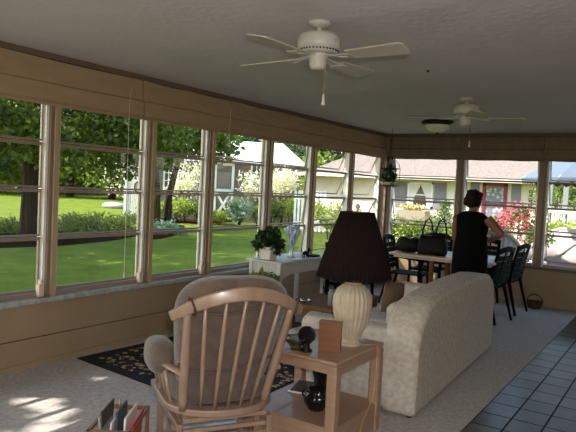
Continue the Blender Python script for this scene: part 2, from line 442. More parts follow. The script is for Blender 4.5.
MB().lathe([(.165, -.05), (.15, -.09), (.11, -.125), (.05, -.145), (0, -.148)], n=36).build('glass_bowl', mat('frosted_glass', (236, 230, 214), .3), Lg, smooth=True)
MB().lathe([(0, -.14), (.012, -.146), (.012, -.162), (0, -.17)], n=12).build('finial', MATS['dark_bronze'], Lg, smooth=True)
p = at(428, 70.5, 2, H)
tag(MB().lathe([(0, 0), (.012, 0), (.009, -.012), (0, -.014)], (p.x, p.y, H), 12).build('ceiling_hook', MATS['dark_bronze']), 'tiny dark hook in the ceiling between the two fans', 'hook')

# ================================================================== RUG
def rug_mat():
    m = bpy.data.materials.new('oriental_rug'); m.use_nodes = True; nt = m.node_tree; n = nt.nodes; L = nt.links
    b = n['Principled BSDF']; b.inputs['Roughness'].default_value = 1
    tc = n.new('ShaderNodeTexCoord')
    v = n.new('ShaderNodeTexVoronoi'); v.inputs['Scale'].default_value = 17; L.new(tc.outputs['Object'], v.inputs['Vector'])
    v2 = n.new('ShaderNodeTexVoronoi'); v2.inputs['Scale'].default_value = 11; v2.feature = 'DISTANCE_TO_EDGE'; L.new(tc.outputs['Object'], v2.inputs['Vector'])
    r = n.new('ShaderNodeValToRGB'); r.color_ramp.elements[0].position = .34; r.color_ramp.elements[0].color = C3(176, 156, 126)
    r.color_ramp.elements[1].position = .46; r.color_ramp.elements[1].color = C3(26, 22, 24)
    L.new(v.outputs['Distance'], r.inputs[0])
    r2 = n.new('ShaderNodeValToRGB'); r2.color_ramp.elements[0].position = .03; r2.color_ramp.elements[0].color = C3(120, 60, 44)
    r2.color_ramp.elements[1].position = .07; r2.color_ramp.elements[1].color = C3(255, 255, 255)
    L.new(v2.outputs[0], r2.inputs[0])
    mx = n.new('ShaderNodeMix'); mx.data_type = 'RGBA'; mx.blend_type = 'MULTIPLY'; mx.inputs[0].default_value = 1
    L.new(r.outputs[0], mx.inputs[6]); L.new(r2.outputs[0], mx.inputs[7]); L.new(mx.outputs[2], b.inputs['Base Color'])
    return m
RG = tag(E('rug', (.06, 3.16, 0)), 'dark oriental rug with a cream patterned border on the carpet beside the left wall', 'rug')
RG.rotation_euler = (0, 0, math.radians(-4))
MB().box(0, 1.72, 0, 2.5, 0, .008).build('border', mat('rug_black_border', (20, 17, 19), 1), RG)
MB().box(.1, 1.62, .1, 2.4, .008, .011).build('field', rug_mat(), RG)

# ================================================================== GLIDER CHAIR
def glider():
    Gc = tag(E('glider_chair', (2.065, 2.53, 0), math.radians(57)), 'light oak glider chair with spindle back and brown corduroy cushions, seen from behind', 'chair')
    zs = .35
    # horseshoe seat frame
    outer = []; inner = []
    for k in range(25):
        a = PI + PI*k/24
        outer.append((.33*math.cos(a), -.08+.27*math.sin(a))); inner.append((.25*math.cos(a), -.08+.19*math.sin(a)))
    o2 = [(-.33, .30)]+outer+[(.33, .30)]; i2 = [(-.25, .30)]+inner+[(.25, .30)]
    b = MB(); vs = []; n = len(o2)
    for z in (zs-.018, zs+.018):
        vs += [(x, y, z) for x, y in o2]+[(x, y, z) for x, y in i2]
    fs = []
    for k in range(n-1):
        fs += [(k, k+1, n+k+1, n+k), (2*n+k, 3*n+k, 3*n+k+1, 2*n+k+1), (k, 2*n+k, 2*n+k+1, k+1), (n+k, n+k+1, 3*n+k+1, 3*n+k)]
    fs += [(0, n, 3*n, 2*n), (n-1, 3*n-1, 4*n-1, 2*n-1)]
    b.add(vs, fs); b.box(-.25, .25, .24, .30, zs-.018, zs+.018); b.build('seat_frame', GLIDERWOOD, Gc, bevel=.008, seg=3)
    # back posts and spindles: bottoms on the seat frame, tops in the rail
    def rail(u):      # u -1..1
        return Vector((.345*u, -.53+.11*u*u, .99-.10*u*u))
    def foot(u): return Vector((.24*u-.012, -.315+.07*u*u, zs+.01))
    for u in (-.93, .93):
        a, c = foot(u*1.08), rail(u*.93)
        MB().tube([a.lerp(c, t) for t in (0, .1, .5, .9, 1)], [.022, .026, .026, .022, .018], 14).build('back_post', GLIDERWOOD, Gc, smooth=True)
    for k in range(5):
        u = -.62+1.24*k/4
        a, c = foot(u), rail(u)
        MB().tube([a.lerp(c, t) for t in (0, .3, .6, 1)], [.009, .0125, .0125, .009], 10).build('spindle', GLIDERWOOD, Gc, smooth=True)
    rings = []
    for k in range(21):
        u = -1.1+2.2*k/20; c = rail(u); hgt = .034-.006*abs(u)**3
        t = (rail(u+.01)-rail(u-.01)).normalized(); nrm = Vector((0, -1, .2)).normalized(); up = nrm.cross(t).normalized()
        if up.z < 0: up = -up
        rings.append([c+nrm*(dx*.018)+up*(dz*hgt) for dx, dz in ((-1, -1), (1, -1), (1.1, 0), (1, 1), (-1, 1), (-1, 0))])
    MB().loft(rings).build('top_rail', GLIDERWOOD, Gc, bevel=.01, seg=3)
    # cushions
    cb = MB(); n = 17; rg = []
    prof = [(.34, .15, .05), (.38, .24, .09), (.46, .28, .1), (.6, .30, .1), (.7, .315, .1), (.8, .33, .1), (.88, .335, .1), (.95, .305, .095), (.995, .235, .08), (1.02, .13, .05)]
    for (z, hw, th) in prof:
        lean = -.16-(z-.4)*.40
        rg.append([Vector((hw*sgn(math.cos(a))*abs(math.cos(a))**.5, lean+.0+th*sgn(math.sin(a))*abs(math.sin(a))**.7 + .10*(abs(math.cos(a))**2)*.6, z+.04)) for a in [2*PI*k/20 for k in range(20)]])
    cb.loft(rg); cu = cb.build('back_cushion', CORD_FAB, Gc, smooth=True, sub=1)
    # two stitched folds across the back of the cushion
    for zz in (.90, .58):
        lean = -.16-(zz-.44)*.40
        t = MB(); t.tube([(x, lean-.1*(1-min(.98, (x/.325)**4))**.35+.06*(x/.325)**4-.002, zz+.04-.05*math.cos(x*4.5)+.02*math.sin(x*9)) for x in [(-.29+.58*k/20) for k in range(21)]], .007, 6)
        t.build('stitched_fold', mat('corduroy_seam', (92, 74, 64), 1), cu, smooth=True)
    for u in (-.8, .93):
        c = rail(u); t = (rail(u+.01)-rail(u-.01)).normalized()
        nrm = Vector((0, -1, .2)).normalized(); up = nrm.cross(t).normalized()
        pts = [c+nrm*(.024*math.cos(a))*1.1+up*(.043*math.sin(a)) for a in [2*PI*k/14 for k in range(14)]]
        MB().tube(pts, .011, 6, closed=True, ell=.4).build('cushion_tie', mat('brown_tie', (74, 54, 46), .9), Gc, smooth=True)
    s = MB(); s.ell((0, .04, zs+.075), (.29, .28, .075), 24, 10, p=.45); s.build('seat_cushion', CORD_FAB, Gc, smooth=True)
    # arms
    for sx in (-1, 1):
        pts = [(.27*sx, -.34, .565), (.31*sx, -.2, .565), (.345*sx, 0, .56), (.345*sx, .2, .55), (.33*sx, .28, .54)]
        MB().tube(pts, [.024, .03, .036, .04, .034], 12, ell=.45).build('armrest', GLIDERWOOD, Gc, smooth=True)
        MB().ell((.335*sx, .035, .58), (.085, .17, .09), 20, 12, p=.75).build('arm_pad', CORD_FAB, Gc, smooth=True)
        for y in (-.12, .0, .12, .25):
            MB().tube([(.29*sx, y, zs), (.335*sx, y+.01, .548)], .0125, 10).build('arm_spindle', GLIDERWOOD, Gc, smooth=True)
        # base frame side, swing links
        q = MB(); q.box(.27*sx-.02, .27*sx+.02, -.28, .3, .02, .07); q.box(.27*sx-.018, .27*sx+.018, -.27, -.22, .07, .26); q.box(.27*sx-.018, .27*sx+.018, .22, .27, .07, .26)
        q.box(.27*sx-.018, .27*sx+.018, -.27, .27, .25, .29); q.build('base_side', GLIDERWOOD, Gc, bevel=.006)
        for y in (-.14, .14):
            MB().bar((.235*sx, y, .28), (.235*sx, y, .10), .03, .014, up=(0, 1, 0)).build('swing_link', GLIDERWOOD, Gc)
    r = MB()
    for z in (.305, .25, .20): r.box(-.25, .25, -.27, -.25, z-.012, z+.012)
    r.box(-.25, .25, -.28, -.24, .02, .07); r.box(-.25, .25, .24, .28, .02, .07)
    r.build('base_slats', GLIDERWOOD, Gc, bevel=.004)
    r = MB(); r.box(-.24, .24, -.2, .26, .285, .332)
    r.build('seat_deck', GLIDERWOOD, Gc)
    Gc.scale = (.9, .9, 1)
    return Gc
glider()

# ================================================================== END TABLE + LAMP + THINGS ON IT
ETX0, ETX1, ETY0, ETY1, ETZ = 2.02, 2.645, 2.87, 3.49, .56
ET = tag(E('end_table', (ETX0, ETY0, 0)), 'square light oak end table with a low shelf box between glider chair and sofa', 'end table')
wx, wy = ETX1-ETX0, ETY1-ETY0
b = MB(); b.box(0, wx, 0, wy, ETZ-.025, ETZ); b.build('tabletop', OAK, ET, bevel=.01, seg=3)
b = MB()
b.box(.03, wx-.03, .008, .03, ETZ-.075, ETZ-.025); b.box(.03, wx-.03, wy-.03, wy-.008, ETZ-.075, ETZ-.025); b.box(.008, .03, .03, wy-.03, ETZ-.075, ETZ-.025); b.box(wx-.03, wx-.008, .03, wy-.03, ETZ-.075, ETZ-.025)
b.build('apron', OAK, ET)
for x in (0, wx-.065):
    for y in (0, wy-.065):
        MB().box(x, x+.065, y, y+.065, 0, ETZ-.025).build('leg', OAK, ET, bevel=.012, seg=3)
b = MB(); b.box(.012, wx-.012, .012, wy-.012, .165, .18); b.build('shelf', OAK, ET)
b = MB(); b.box(.065, wx-.065, .012, .03, .02, .165); b.box(.065, wx-.065, wy-.03, wy-.012, .02, .165); b.box(.012, .03, .065, wy-.065, .02, .165); b.box(wx-.03, wx-.012, .065, wy-.065, .02, .165)
b.build('lower_box', OAK, ET)

lp = at(353, 349, 2, ETZ)
LX, LY = 2.515, 3.27
LM = tag(E('table_lamp', (LX, LY, ETZ)), 'table lamp with ribbed ivory base and dark brown pleated shade on the end table', 'lamp')
prof = [(0, 0), (.062, 0), (.066, .012), (.058, .022), (.05, .03), (.055, .045), (.075, .09), (.097, .145), (.112, .2), (.118, .26), (.114, .305), (.096, .345), (.068, .37), (.05, .38), (.048, .395), (.054, .402), (.054, .414), (.04, .42), (0, .422)]
MB().lathe(prof[:4], n=48).lathe(prof[3:14], n=96, rib=.035, nrib=24).lathe(prof[13:], n=48).build('lamp_base', CERAM, LM, smooth=True)
MB().tube([(0, 0, .42), (0, 0, .48)], .012, 12).build('socket', BRASS, LM)
b = MB(); n = 240; vs = []
for (r, z) in ((.228, .425), (.196, .53), (.152, .67), (.102, .815)):
    for k in range(n):
        a = 2*PI*k/n; rr = r*(1+.018*math.cos(60*a)); vs.append((rr*math.cos(a), rr*math.sin(a), z+(.006*math.cos(6*a) if z < .45 else 0)))
fs = [(i*n+k, i*n+(k+1) % n, (i+1)*n+(k+1) % n, (i+1)*n+k) for i in range(3) for k in range(n)]
b.add(vs, fs); sh = b.build('lamp_shade', PLEAT, LM, smooth=True, solid=.002)
t = MB(); t.tube([(.102*math.cos(a), .102*math.sin(a), .815) for a in [2*PI*k/40 for k in range(40)]], .004, 6, closed=True); t.build('shade_trim', PLEAT, sh); t = MB()
t.tube([(.228*math.cos(a), .228*math.sin(a), .425) for a in [2*PI*k/60 for k in range(60)]], .004, 6, closed=True); t.build('shade_trim', PLEAT, sh)
h = MB()
for a in (0, PI/2):
    h.tube([(.05*math.cos(a)*s, .05*math.sin(a)*s, z) for s, z in ((.3, .48), (1.2, .58), (1.2, .72), (0, .825), (-1.2, .72), (-1.2, .58), (-.3, .48))], .0025, 6)
for a in (0, 2*PI/3, 4*PI/3): h.tube([(0, 0, .815), (.1*math.cos(a), .1*math.sin(a), .815)], .0025, 6)
h.build('harp', BRASS, LM)
MB().lathe([(0, .82), (.008, .825), (.006, .835), (.014, .845), (.015, .855), (.006, .866), (0, .868)], n=14).build('finial', CERAM, LM, smooth=True)
cdp = MB(); cdp.tube([(LX+.06, LY+.03, ETZ+.004), (LX+.12, LY+.12, ETZ+.004), (ETX1+.006, LY+.1, ETZ+.0), (ETX1+.012, LY+.09, .40), (ETX1+.014, LY+.06, .25), (ETX1+.012, LY-.06, .13), (ETX1+.012, LY-.1, .06), (ETX1+.02, LY-.12, .006)], .0026, 6)
tag(cdp.build('lamp_cord', mat('gold_cord', (200, 160, 90), .35, metal=.4), smooth=True), 'gold lamp cord hanging down the right side of the oak end table', 'cord')

pb = at(320, 352, 2, ETZ)
wb = tag(E('wooden_box', (pb.x+.005, pb.y+.0, ETZ), math.radians(20)), 'upright reddish brown wooden box standing on the end table before the lamp', 'box')
RED = mat('cherry_wood', (126, 76, 42), .55, rgb2=(108, 62, 34), scale=6, stretch=(1, 1, 5), coat=.2)
wb.location = (2.49, 3.06, ETZ)
MB().box(-.065, .065, -.025, .025, 0, .168).build('box_body', RED, wb, bevel=.003)
MB().box(-.068, .068, -.028, .028, .168, .178).build('box_lid', RED, wb, bevel=.003)

p = at(306, 351, 2, ETZ)
mr = tag(E('table_mirror', (p.x, p.y, ETZ), math.radians(15)), 'small round black ornament on a stand on the end table, left of the wooden box', 'ornament')
MB().lathe([(0, 0), (.036, 0), (.036, .008), (.022, .02), (.02, .045), (.014, .05), (0, .05)], n=20).build('stand', DARKPOT, mr, smooth=True)
MB().tube([(0, -.012, .095), (0, .012, .095)], .052, 32).build('disc', DARKPOT, mr, bevel=.004)
p = at(316, 350, 2, ETZ)
tag(MB().ell((p.x+.02, p.y+.07, ETZ+.027), (.022, .018, .03), 14, 10).build('shell', mat('white_shell', (220, 212, 204), .4), smooth=True), 'small white shell between the black ornament and the wooden box', 'shell')
p = at(294, 350, 2, ETZ)
gd = MB(); gd.lathe([(0, .0), (.035, 0), (.03, .012), (.045, .03), (.066, .062), (.072, .075), (.066, .075), (.058, .055), (.04, .03), (0, .02)], (p.x, p.y+.02, ETZ), 28, rib=.04, nrib=14)
tag(gd.build('glass_dish', glass_mat('dish_glass', (196, 200, 186), refl=.2, rough=.05), smooth=True), 'small cut glass dish on the end table behind the glider chair', 'dish')
# shelf: magazines, vases
sz = .18
for k, (dx, dy, c, rz_, lb) in enumerate([(0, 0, (206, 200, 190), 10, 'white covered magazine, lower of the pair on the end table shelf'), (.01, .005, (46, 44, 48), 16, 'dark covered magazine, upper of the pair on the end table shelf')]):
    q = at(297, 391, 2, sz)
    o = MB().box(-.08, .08, -.1, .1, 0, .012).build('magazine', mat('paper_%d' % k, c, .4), bevel=.002, seg=1)
    o.location = (q.x+.02+dx, q.y+.06+dy, sz+.0125*k); o.rotation_euler = (0, 0, math.radians(rz_))
    tag(o, lb, 'magazine', 'magazines on the end table shelf')
q = at(316, 409, 2, sz)
v = tag(E('dark_vase', (q.x, q.y, sz)), 'squat ornate black pot on the front of the end table shelf', 'pot')
MB().lathe([(0, 0), (.045, 0), (.05, .01), (.07, .04), (.078, .07), (.07, .095), (.05, .108), (.055, .12), (.06, .125), (.05, .125), (.04, .11), (0, .1)], n=40, rib=.05, nrib=10).build('pot_body', DARKPOT, v, smooth=True)
for s in (-1, 1): MB().tube([(.065*s, 0, .09), (.095*s, 0, .1), (.1*s, 0, .07), (.075*s, 0, .05)], .006, 8).build('handle', DARKPOT, v, smooth=True)
q = Vector((2.36, 3.22, sz))
v = tag(E('dark_vase', (q.x, q.y, sz)), 'tall tapered black vase behind the squat pot on the end table shelf', 'vase')
MB().lathe([(0, 0), (.05, 0), (.055, .02), (.048, .08), (.05, .15), (.065, .2), (.075, .24), (.08, .25), (.07, .25), (.055, .2), (0, .18)], n=32, rib=.03, nrib=8).build('vase_body', DARKPOT, v, smooth=True)

# ================================================================== SOFA
SX1 = 2.775; SY0, SY1 = 3.75, 6.02
SF = tag(E('sofa', (0, 0, 0)), 'cream damask sofa seen from behind, in the middle of the room', 'sofa')
SF.location = (SX1, SY0, 0); SF.rotation_euler = (0, 0, math.radians(2.6)); SF.scale = (1, 1, .97)
LS = SY1-SY0
outl = [(-.008, .015), (-.008, .52), (.04, .62), (.13, .71), (.24, .775), (.42, .81), (.8, .828), (1.3, .838), (1.75, .83), (2.05, .80), (2.17, .745), (2.25, .66), (2.285, .55), (2.29, .40), (2.29, .02)]
MB().prism(outl, 'x', -.26, 0).build('back', CREAM, SF, bevel=.05, seg=5)
# welt piping along the edge of the outer back
pts = [(.004, y+.02+(.0 if y < 1 else -.04), z-.02 if z > .5 else z) for y, z in outl]
MB().tube([(-.008, .028+(y)*.976, z*.96 if z > .3 else z+.01) for y, z in outl], .006, 6).build('piping', CREAM, SF, smooth=True)
for nm, y0, y1 in (('arm', 0, .24), ('arm', LS-.25, LS-.01)):
    yc = (y0+y1)/2
    sec = [(y0+.02, .025), (y0+.02, .42), (y0, .47), (y0-.0, .54), (y0+.03, .59), (yc, .61), (y1-.03, .59), (y1, .54), (y1, .47), (y1-.02, .42), (y1-.02, .025)]
    MB().prism(sec, 'x', -.90, -.04).build('arm', CREAM, SF, bevel=.03, seg=4)
MB().box(-.88, -.05, .03, LS-.03, .06, .3).build('base', CREAM, SF, bevel=.02)
for k in range(3):
    y0 = .24+k*(LS-.49)/3; y1 = y0+(LS-.49)/3
    MB().box(-.92, -.26, y0+.005, y1-.005, .3, .45).build('seat_cushion', CREAM, SF, bevel=.05, seg=4)
    MB().box(-.38, -.24, y0+.005+.06*(k == 0), y1-.005, .43, .72).build('back_cushion', CREAM, SF, bevel=.08, seg=4)
for x in (-.85, -.06):
    for y in (.06, LS-.08): MB().tube([(x, y, 0), (x, y, .07)], [.018, .026], 12).build('foot', mat('dark_foot', (50, 34, 24), .5), SF)
def pillow(loc, rot, s, m, label):
    b = MB(); n = 14; vs = []; fs = []
    for side in (1, -1):
        for i in range(n+1):
            for j in range(n+1):
                u = 2*i/n-1; w_ = 2*j/n-1
                th = .5*s*.42*(1-u*u)**.5*(1-w_*w_)**.5
                e = 1-.08*(1-abs(u*w_))
                vs.append((u*s/2*e, side*th, w_*s/2*e))
    o = (n+1)**2
    for i in range(n):
        for j in range(n):
            a = i*(n+1)+j
            fs.append((a, a+n+1, a+n+2, a+1)); fs.append((o+a, o+a+1, o+a+n+2, o+a+n+1))
    b.add(vs, fs); ob = b.build('throw_pillow', m, smooth=True); ob.location = loc; ob.rotation_euler = rot
    return tag(ob, label, 'pillow')
PIL = mat('tan_pillow', (112, 90, 68), .95, rgb2=(96, 76, 56), scale=10, bump=.3)
pl_ = at(393, 297, 1, 4.75)
pillow((pl_.x, 4.75, pl_.z), (math.radians(0), math.radians(10), math.radians(75)), .27, PIL, 'tan throw pillow leaning against the back cushions of the sofa')

# ================================================================== COFFEE TABLE and clutter behind the sofa arm
CT = tag(E('coffee_table', (1.13, 4.64, 0)), 'low brown wooden coffee table between the rug and the sofa', 'coffee table')
CW = mat('brown_table_wood', (112, 80, 54), .7, spec=.15, rgb2=(108, 74, 46), scale=5, stretch=(5, 1, 1))
MB().box(0, .5, 0, 1.0, .4, .44).build('tabletop', CW, CT, bevel=.006)
MB().box(.03, .47, .03, .97, .34, .4).build('apron', CW, CT)
for x in (.02, .43):
    for y in (.02, .93): MB().box(x, x+.05, y, y+.05, 0, .4).build('leg', CW, CT, bevel=.004)
q = at(305, 303, 2, .44)
tag(MB().lathe([(0, 0), (.03, 0), (.05, .012), (.055, .022), (.048, .022), (.03, .01), (0, .008)], (q.x-.03, q.y+.05, .44), 24).build('silver_dish', CHROME, smooth=True), 'small shiny silver dish on the brown coffee table', 'dish')
q = at(298, 300, 2, .44)
bk = tag(E('wire_basket', (1.26, 5.30, .44)), 'dark wire basket with a tall round handle on the coffee table', 'basket')
w = MB()
for z, r in ((.004, .07), (.04, .09), (.07, .1)): w.tube([(r*math.cos(a), r*math.sin(a), z) for a in [2*PI*k/24 for k in range(24)]], .004, 6, closed=True)
for k in range(12):
    a = 2*PI*k/12; w.tube([(.07*math.cos(a), .07*math.sin(a), .004), (.09*math.cos(a), .09*math.sin(a), .04), (.1*math.cos(a), .1*math.sin(a), .07)], .003, 5)
w.build('basket_body', BLACK, bk)
MB().tube([(.1*math.cos(PI*k/16)*1.0*.83, .1*math.cos(PI*k/16)*.55, .07+.12*math.sin(PI*k/16)) for k in range(17)], .0035, 6).build('handle', BLACK, bk)
q = at(332, 310, 1, 4.75)
jr = MB(); jr.lathe([(0, 0), (.036, 0), (.04, .01), (.041, .11), (.034, .13), (.03, .135), (.03, .15), (0, .152)], (1.53, 4.80, .44), 20)
tag(jr.build('jar', mat('grey_jar', (118, 116, 112), .35), smooth=True), 'tall grey lidded jar on the coffee table, left of the lamp base', 'jar')

# ================================================================== WHITE CONSOLE TABLE
CN = tag(E('console_table', (.2, 5.28, 0)), 'white painted console table with beadboard end under the left windows', 'side table')
cz = .70; cw, cl = .42, .98
MB().box(-.03, cw+.03, -.03, cl+.03, cz-.022, cz).build('tabletop', WHITE, CN, bevel=.006)
for x in (0, cw-.045):
    for y in (0, cl-.045): MB().box(x, x+.045, y, y+.045, 0, cz-.022).build('leg', WHITE, CN, bevel=.004)
b = MB(); ep = [(.045, cz-.022)]+[(.045+(cw-.09)*k/10, cz-.19+.035*math.sin(PI*k/10)) for k in range(11)]+[(cw-.045, cz-.022)]
b.prism(ep, 'y', .012, .03)
for k in range(8): b.box(.06+k*.04, .064+k*.04, .006, .013, cz-.15, cz-.03)
b.build('end_panel', WHITE, CN); MB().prism(ep, 'y', cl-.03, cl-.012).build('end_panel', WHITE, CN)
b = MB(); sp = [(.045, cz-.022)]+[(.045+(cl-.09)*k/12, cz-.2+.05*min(1, 1.6*math.sin(PI*k/12))) for k in range(13)]+[(cl-.045, cz-.022)]
b.prism(sp, 'x', cw-.03, cw-.012); MB().prism(sp, 'x', .012, .03).build('side_panel', WHITE, CN)
b.box(cw-.013, cw-.006, .09, cl-.09, cz-.125, cz-.045); b.build('side_panel', WHITE, CN, bevel=.002, seg=1)
# plant in square white pot
PL = tag(E('potted_plant', (.36, 5.42, cz)), 'bushy dark green plant in a square white pot on the white console table', 'plant')
pt = MB(); pt.loft([[Vector((s*x, s*y, z)) for x, y in ((-1, -1), (1, -1), (1, 1), (-1, 1))] for s, z in ((.062, 0), (.082, .125), (.088, .125), (.088, .14), (.078, .14), (.074, .11))])
pt.build('pot', mat('white_pot', (222, 214, 204), .5), PL, bevel=.003, seg=1)
lv = MB(); lv.leaves([((0, 0, .21), (.14, .14, .11), 5), ((-.07, -.05, .16), (.08, .08, .07), 2), ((.10, .02, .15), (.06, .07, .09), 2), ((0, 0, .3), (.08, .08, .06), 1)], 520, .075, .6, aspect=.85)
lv.build('foliage', LEAFH, PL)
st_ = MB()
for k in range(14):
    a = k*2.4; st_.tube([(0, 0, .1), (.05*math.cos(a), .05*math.sin(a), .2), (.1*math.cos(a), .1*math.sin(a), .25)], .003, 5)
st_.build('stem', LEAFH, PL)
# blue glass ornament
BL = mat('blue_white_glass', (104, 150, 196), .2, rgb2=(236, 242, 248), scale=9, stretch=(6, 6, 1), coat=1)
ov = tag(E('glass_vase', (.45, 5.74, cz)), 'tall twisted blue and white glass vase with a flared ruffled rim on the console table', 'vase')
b = MB(); rings = []
for i in range(16):
    t = i/15; r = .042-.018*math.sin(PI*min(1, t*1.6))+.045*t**2.2; tw = 2.2*t
    rings.append([Vector((r*(1+.22*t*math.cos(5*a))*math.cos(a+tw), r*(1+.22*t*math.cos(5*a))*math.sin(a+tw)*.75, .0+.34*t+.025*t*math.cos(3*a))) for a in [2*PI*k/40 for k in range(40)]])
b.loft(rings); b.build('vase_body', BL, ov, smooth=True)
MB().lathe([(0, 0), (.05, 0), (.045, .012), (.03, .02), (0, .02)], n=24).build('vase_foot', BL, ov, smooth=True)
# black cat figure and dark tray
ct = tag(E('cat_figurine', (.545, 5.90, cz), math.radians(80)), 'small black cat figurine standing on the console table beside the glass vase', 'figurine')
b = MB(); b.ell((0, 0, .055), (.05, .022, .022)); b.ell((.055, 0, .085), .02); b.ell((.072, 0, .08), (.012, .01, .009))
for s in (-1, 1):
    b.lathe([(.007, .0), (0, .018)], (.052, .01*s, .1), 6)
    for x in (-.035, .035): b.tube([(x, .012*s, .05), (x, .012*s, 0)], .007, 8)
b.tube([(-.045, 0, .065), (-.07, 0, .08), (-.08, 0, .105)], .005, 8)
b.build('cat_body', BLACK, ct, remesh=.004, smoothit=2)
tag(MB().box(.49, .60, 5.99, 6.14, cz, cz+.022).build('black_tray', BLACK, bevel=.006), 'flat black case lying behind the cat figurine on the console table', 'case')
pl = MB().lathe([(0, 0), (.04, 0), (.07, .01), (.07, .014), (.04, .006), (0, .005)], (.60, 5.62, cz), 28)
tag(pl.build('plate', mat('white_glaze', (232, 228, 220), .2), smooth=True), 'small white plate on the console table between plant pot and glass vase', 'plate')
# fern on low stand beside console
fq = at(264, 279, 1, 5.0); fh = fq.z-.47
FN = tag(E('potted_fern', (fq.x, 5.0, 0)), 'pale green leafy plant in a cream basket on the floor before the console table', 'plant')
MB().lathe([(0, 0), (.11, 0), (.13, .3+fh*.6), (.14, .38+fh), (.145, .42+fh), (.135, .42+fh), (.12, .37+fh), (0, .35+fh)], n=28, rib=.02, nrib=28).build('basket_pot', mat('cream_wicker', (190, 172, 146), .8, bump=.6, bscale=80), FN, smooth=True)
lv = MB(); lv.leaves([((0, 0, .47+fh), (.17, .17, .07), 3)], 420, .07, .6, aspect=.5); lv.build('foliage', LEAFG, FN)

# ================================================================== BLACK DINING CHAIRS
def make_chair():
    c = E('dining_chair'); tag(c, 'x', 'chair', 'black slatted armchairs around the dining table')
    # faces +y locally, back at -y
    for sx in (-1, 1):
        MB().tube([(.24*sx, .22, 0), (.22*sx, .20, .42), (.235*sx, .2, .62)], [.018, .026, .024], 10, ell=.8).build('leg', BLACK, c, smooth=True)
        MB().tube([(.23*sx, -.33, 0), (.205*sx, -.22, .42), (.205*sx, -.26, .66), (.205*sx, -.32, .9)], [.018, .027, .027, .022], 10, ell=.8).build('leg', BLACK, c, smooth=True)
        MB().tube([(.21*sx, -.27, .66), (.25*sx, -.1, .655), (.26*sx, .1, .645), (.25*sx, .24, .625), (.24*sx, .25, .6)], [.022, .03, .033, .03, .018], 10, ell=.5).build('armrest', BLACK, c, smooth=True)
    s = MB(); s.box(-.21, .21, .17, .22, .40, .435); s.box(-.21, .21, -.22, -.19, .40, .435)
    for k in range(9): x = -.2+k*.05; s.box(x-.018, x+.018, -.2, .2, .418, .432)
    s.build('seat', BLACK, c, bevel=.003, seg=1)
    b = MB()
    def bk(z): return -.22-(z-.42)*.2
    for z in (.86, ):
        pts = [(-.205+.41*k/8, bk(z)-.03*math.sin(PI*k/8), z+.035*math.sin(PI*k/8)) for k in range(9)]
        b.tube(pts, .022, 8, ell=1.6)
    for z in (.5, .57, .64, .71, .78): 
        for k in range(8):
            xa = -.205+.41*k/8; xb = xa+.41/8
            b.bar((xa, bk(z)-.03*math.sin(PI*k/8), z), (xb, bk(z)-.03*math.sin(PI*(k+1)/8), z), .012, .062)
    for x in (-.07, .07): b.bar((x, bk(.44)-.02, .44), (x, bk(.86)-.035, .86), .02, .012)
    b.build('backrest', BLACK, c)
    return c
ch0 = make_chair()
spots = [ # x, y, facing angle (0 = +y), label
 (.94, 6.28, 12, 'black slatted armchair mostly hidden behind the lamp shade'),
 (1.10, 7.70, -84, 'black slatted armchair at the left end of the dining table'),
 (1.12, 8.42, 180, 'black slatted armchair behind the dining table, left of the black handbag'),
 (1.78, 8.45, 176, 'black slatted armchair behind the dining table, partly hidden by the woman'),
 (2.11, 7.50, 80, 'black slatted armchair at the right end of the table, nearer of two'),
 (2.14, 8.26, 84, 'black slatted armchair at the right end of the table, farther of two'),
]
for i, (x, y, a, lb) in enumerate(spots):
    o = ch0 if i == 0 else copy_tree(ch0)
    o.location = (x, y, 0); o.rotation_euler = (0, 0, math.radians(a)); o['label'] = lb
    if i == 4: o.scale = (1, 1, 1.0)

# ================================================================== DINING TABLE
TX0, TX1, TY0, TY1, TZ = 1.04, 2.36, 7.12, 8.02, .74
DT = tag(E('dining_table', (TX0, TY0, 0)), 'pale topped dining table by the back windows with black chairs round it', 'table')
TW = mat('pale_tabletop', (206, 184, 164), .3, rgb2=(196, 172, 150), scale=4)
MB().box(0, TX1-TX0, 0, TY1-TY0, TZ-.03, TZ).build('tabletop', TW, DT, bevel=.008)
MB().box(.05, TX1-TX0-.05, .05, TY1-TY0-.05, TZ-.06, TZ-.03).build('apron', TW, DT)
for x in (.50, TX1-TX0-.40):
    for y in (.12, TY1-TY0-.18): MB().box(x, x+.05, y, y+.05, 0, TZ-.03).build('leg', CW, DT, bevel=.005)
for k, (x, y, a, lb) in enumerate([(2.22, 7.3, 12, 'white sheet of paper at the right corner of the dining table'), (2.18, 7.62, -20, 'white sheet of paper lying farther back on the dining table')]):
    o = MB().box(-.105, .105, -.14, .14, 0, .003).build('paper', mat('white_paper', (232, 228, 226), .6)); o.location = (x, y, TZ+.0005); o.rotation_euler = (0, 0, math.radians(a)); tag(o, lb, 'paper', 'papers on the dining table')

# handbag
HB = tag(E('handbag', (1.545, 7.32, TZ), math.radians(8)), 'black handbag with two loop handles on the dining table', 'bag')
b = MB(); rings = []
for i, (z, hw, hd) in enumerate([(0, .165, .075), (.01, .18, .085), (.07, .19, .09), (.14, .185, .08), (.2, .17, .06), (.24, .155, .035)]):
    rings.append([Vector((hw*sgn(math.cos(a))*abs(math.cos(a))**.45, hd*sgn(math.sin(a))*abs(math.sin(a))**.6, z+(.012*math.sin(3*a+i)))) for a in [2*PI*k/32 for k in range(32)]])
b.loft(rings); b.build('bag_body', BLACKC, HB, smooth=True)
for s, xo in ((-1, -.06), (1, .09)):
    MB().tube([(xo-.07, .04*s, .16), (xo-.065, .045*s, .30), (xo-.035, .05*s, .42), (xo+.01, .05*s, .46), (xo+.045, .05*s, .40), (xo+.065, .045*s, .28), (xo+.07, .04*s, .16)], .010, 8).build('handle', BLACKC, HB, smooth=True)
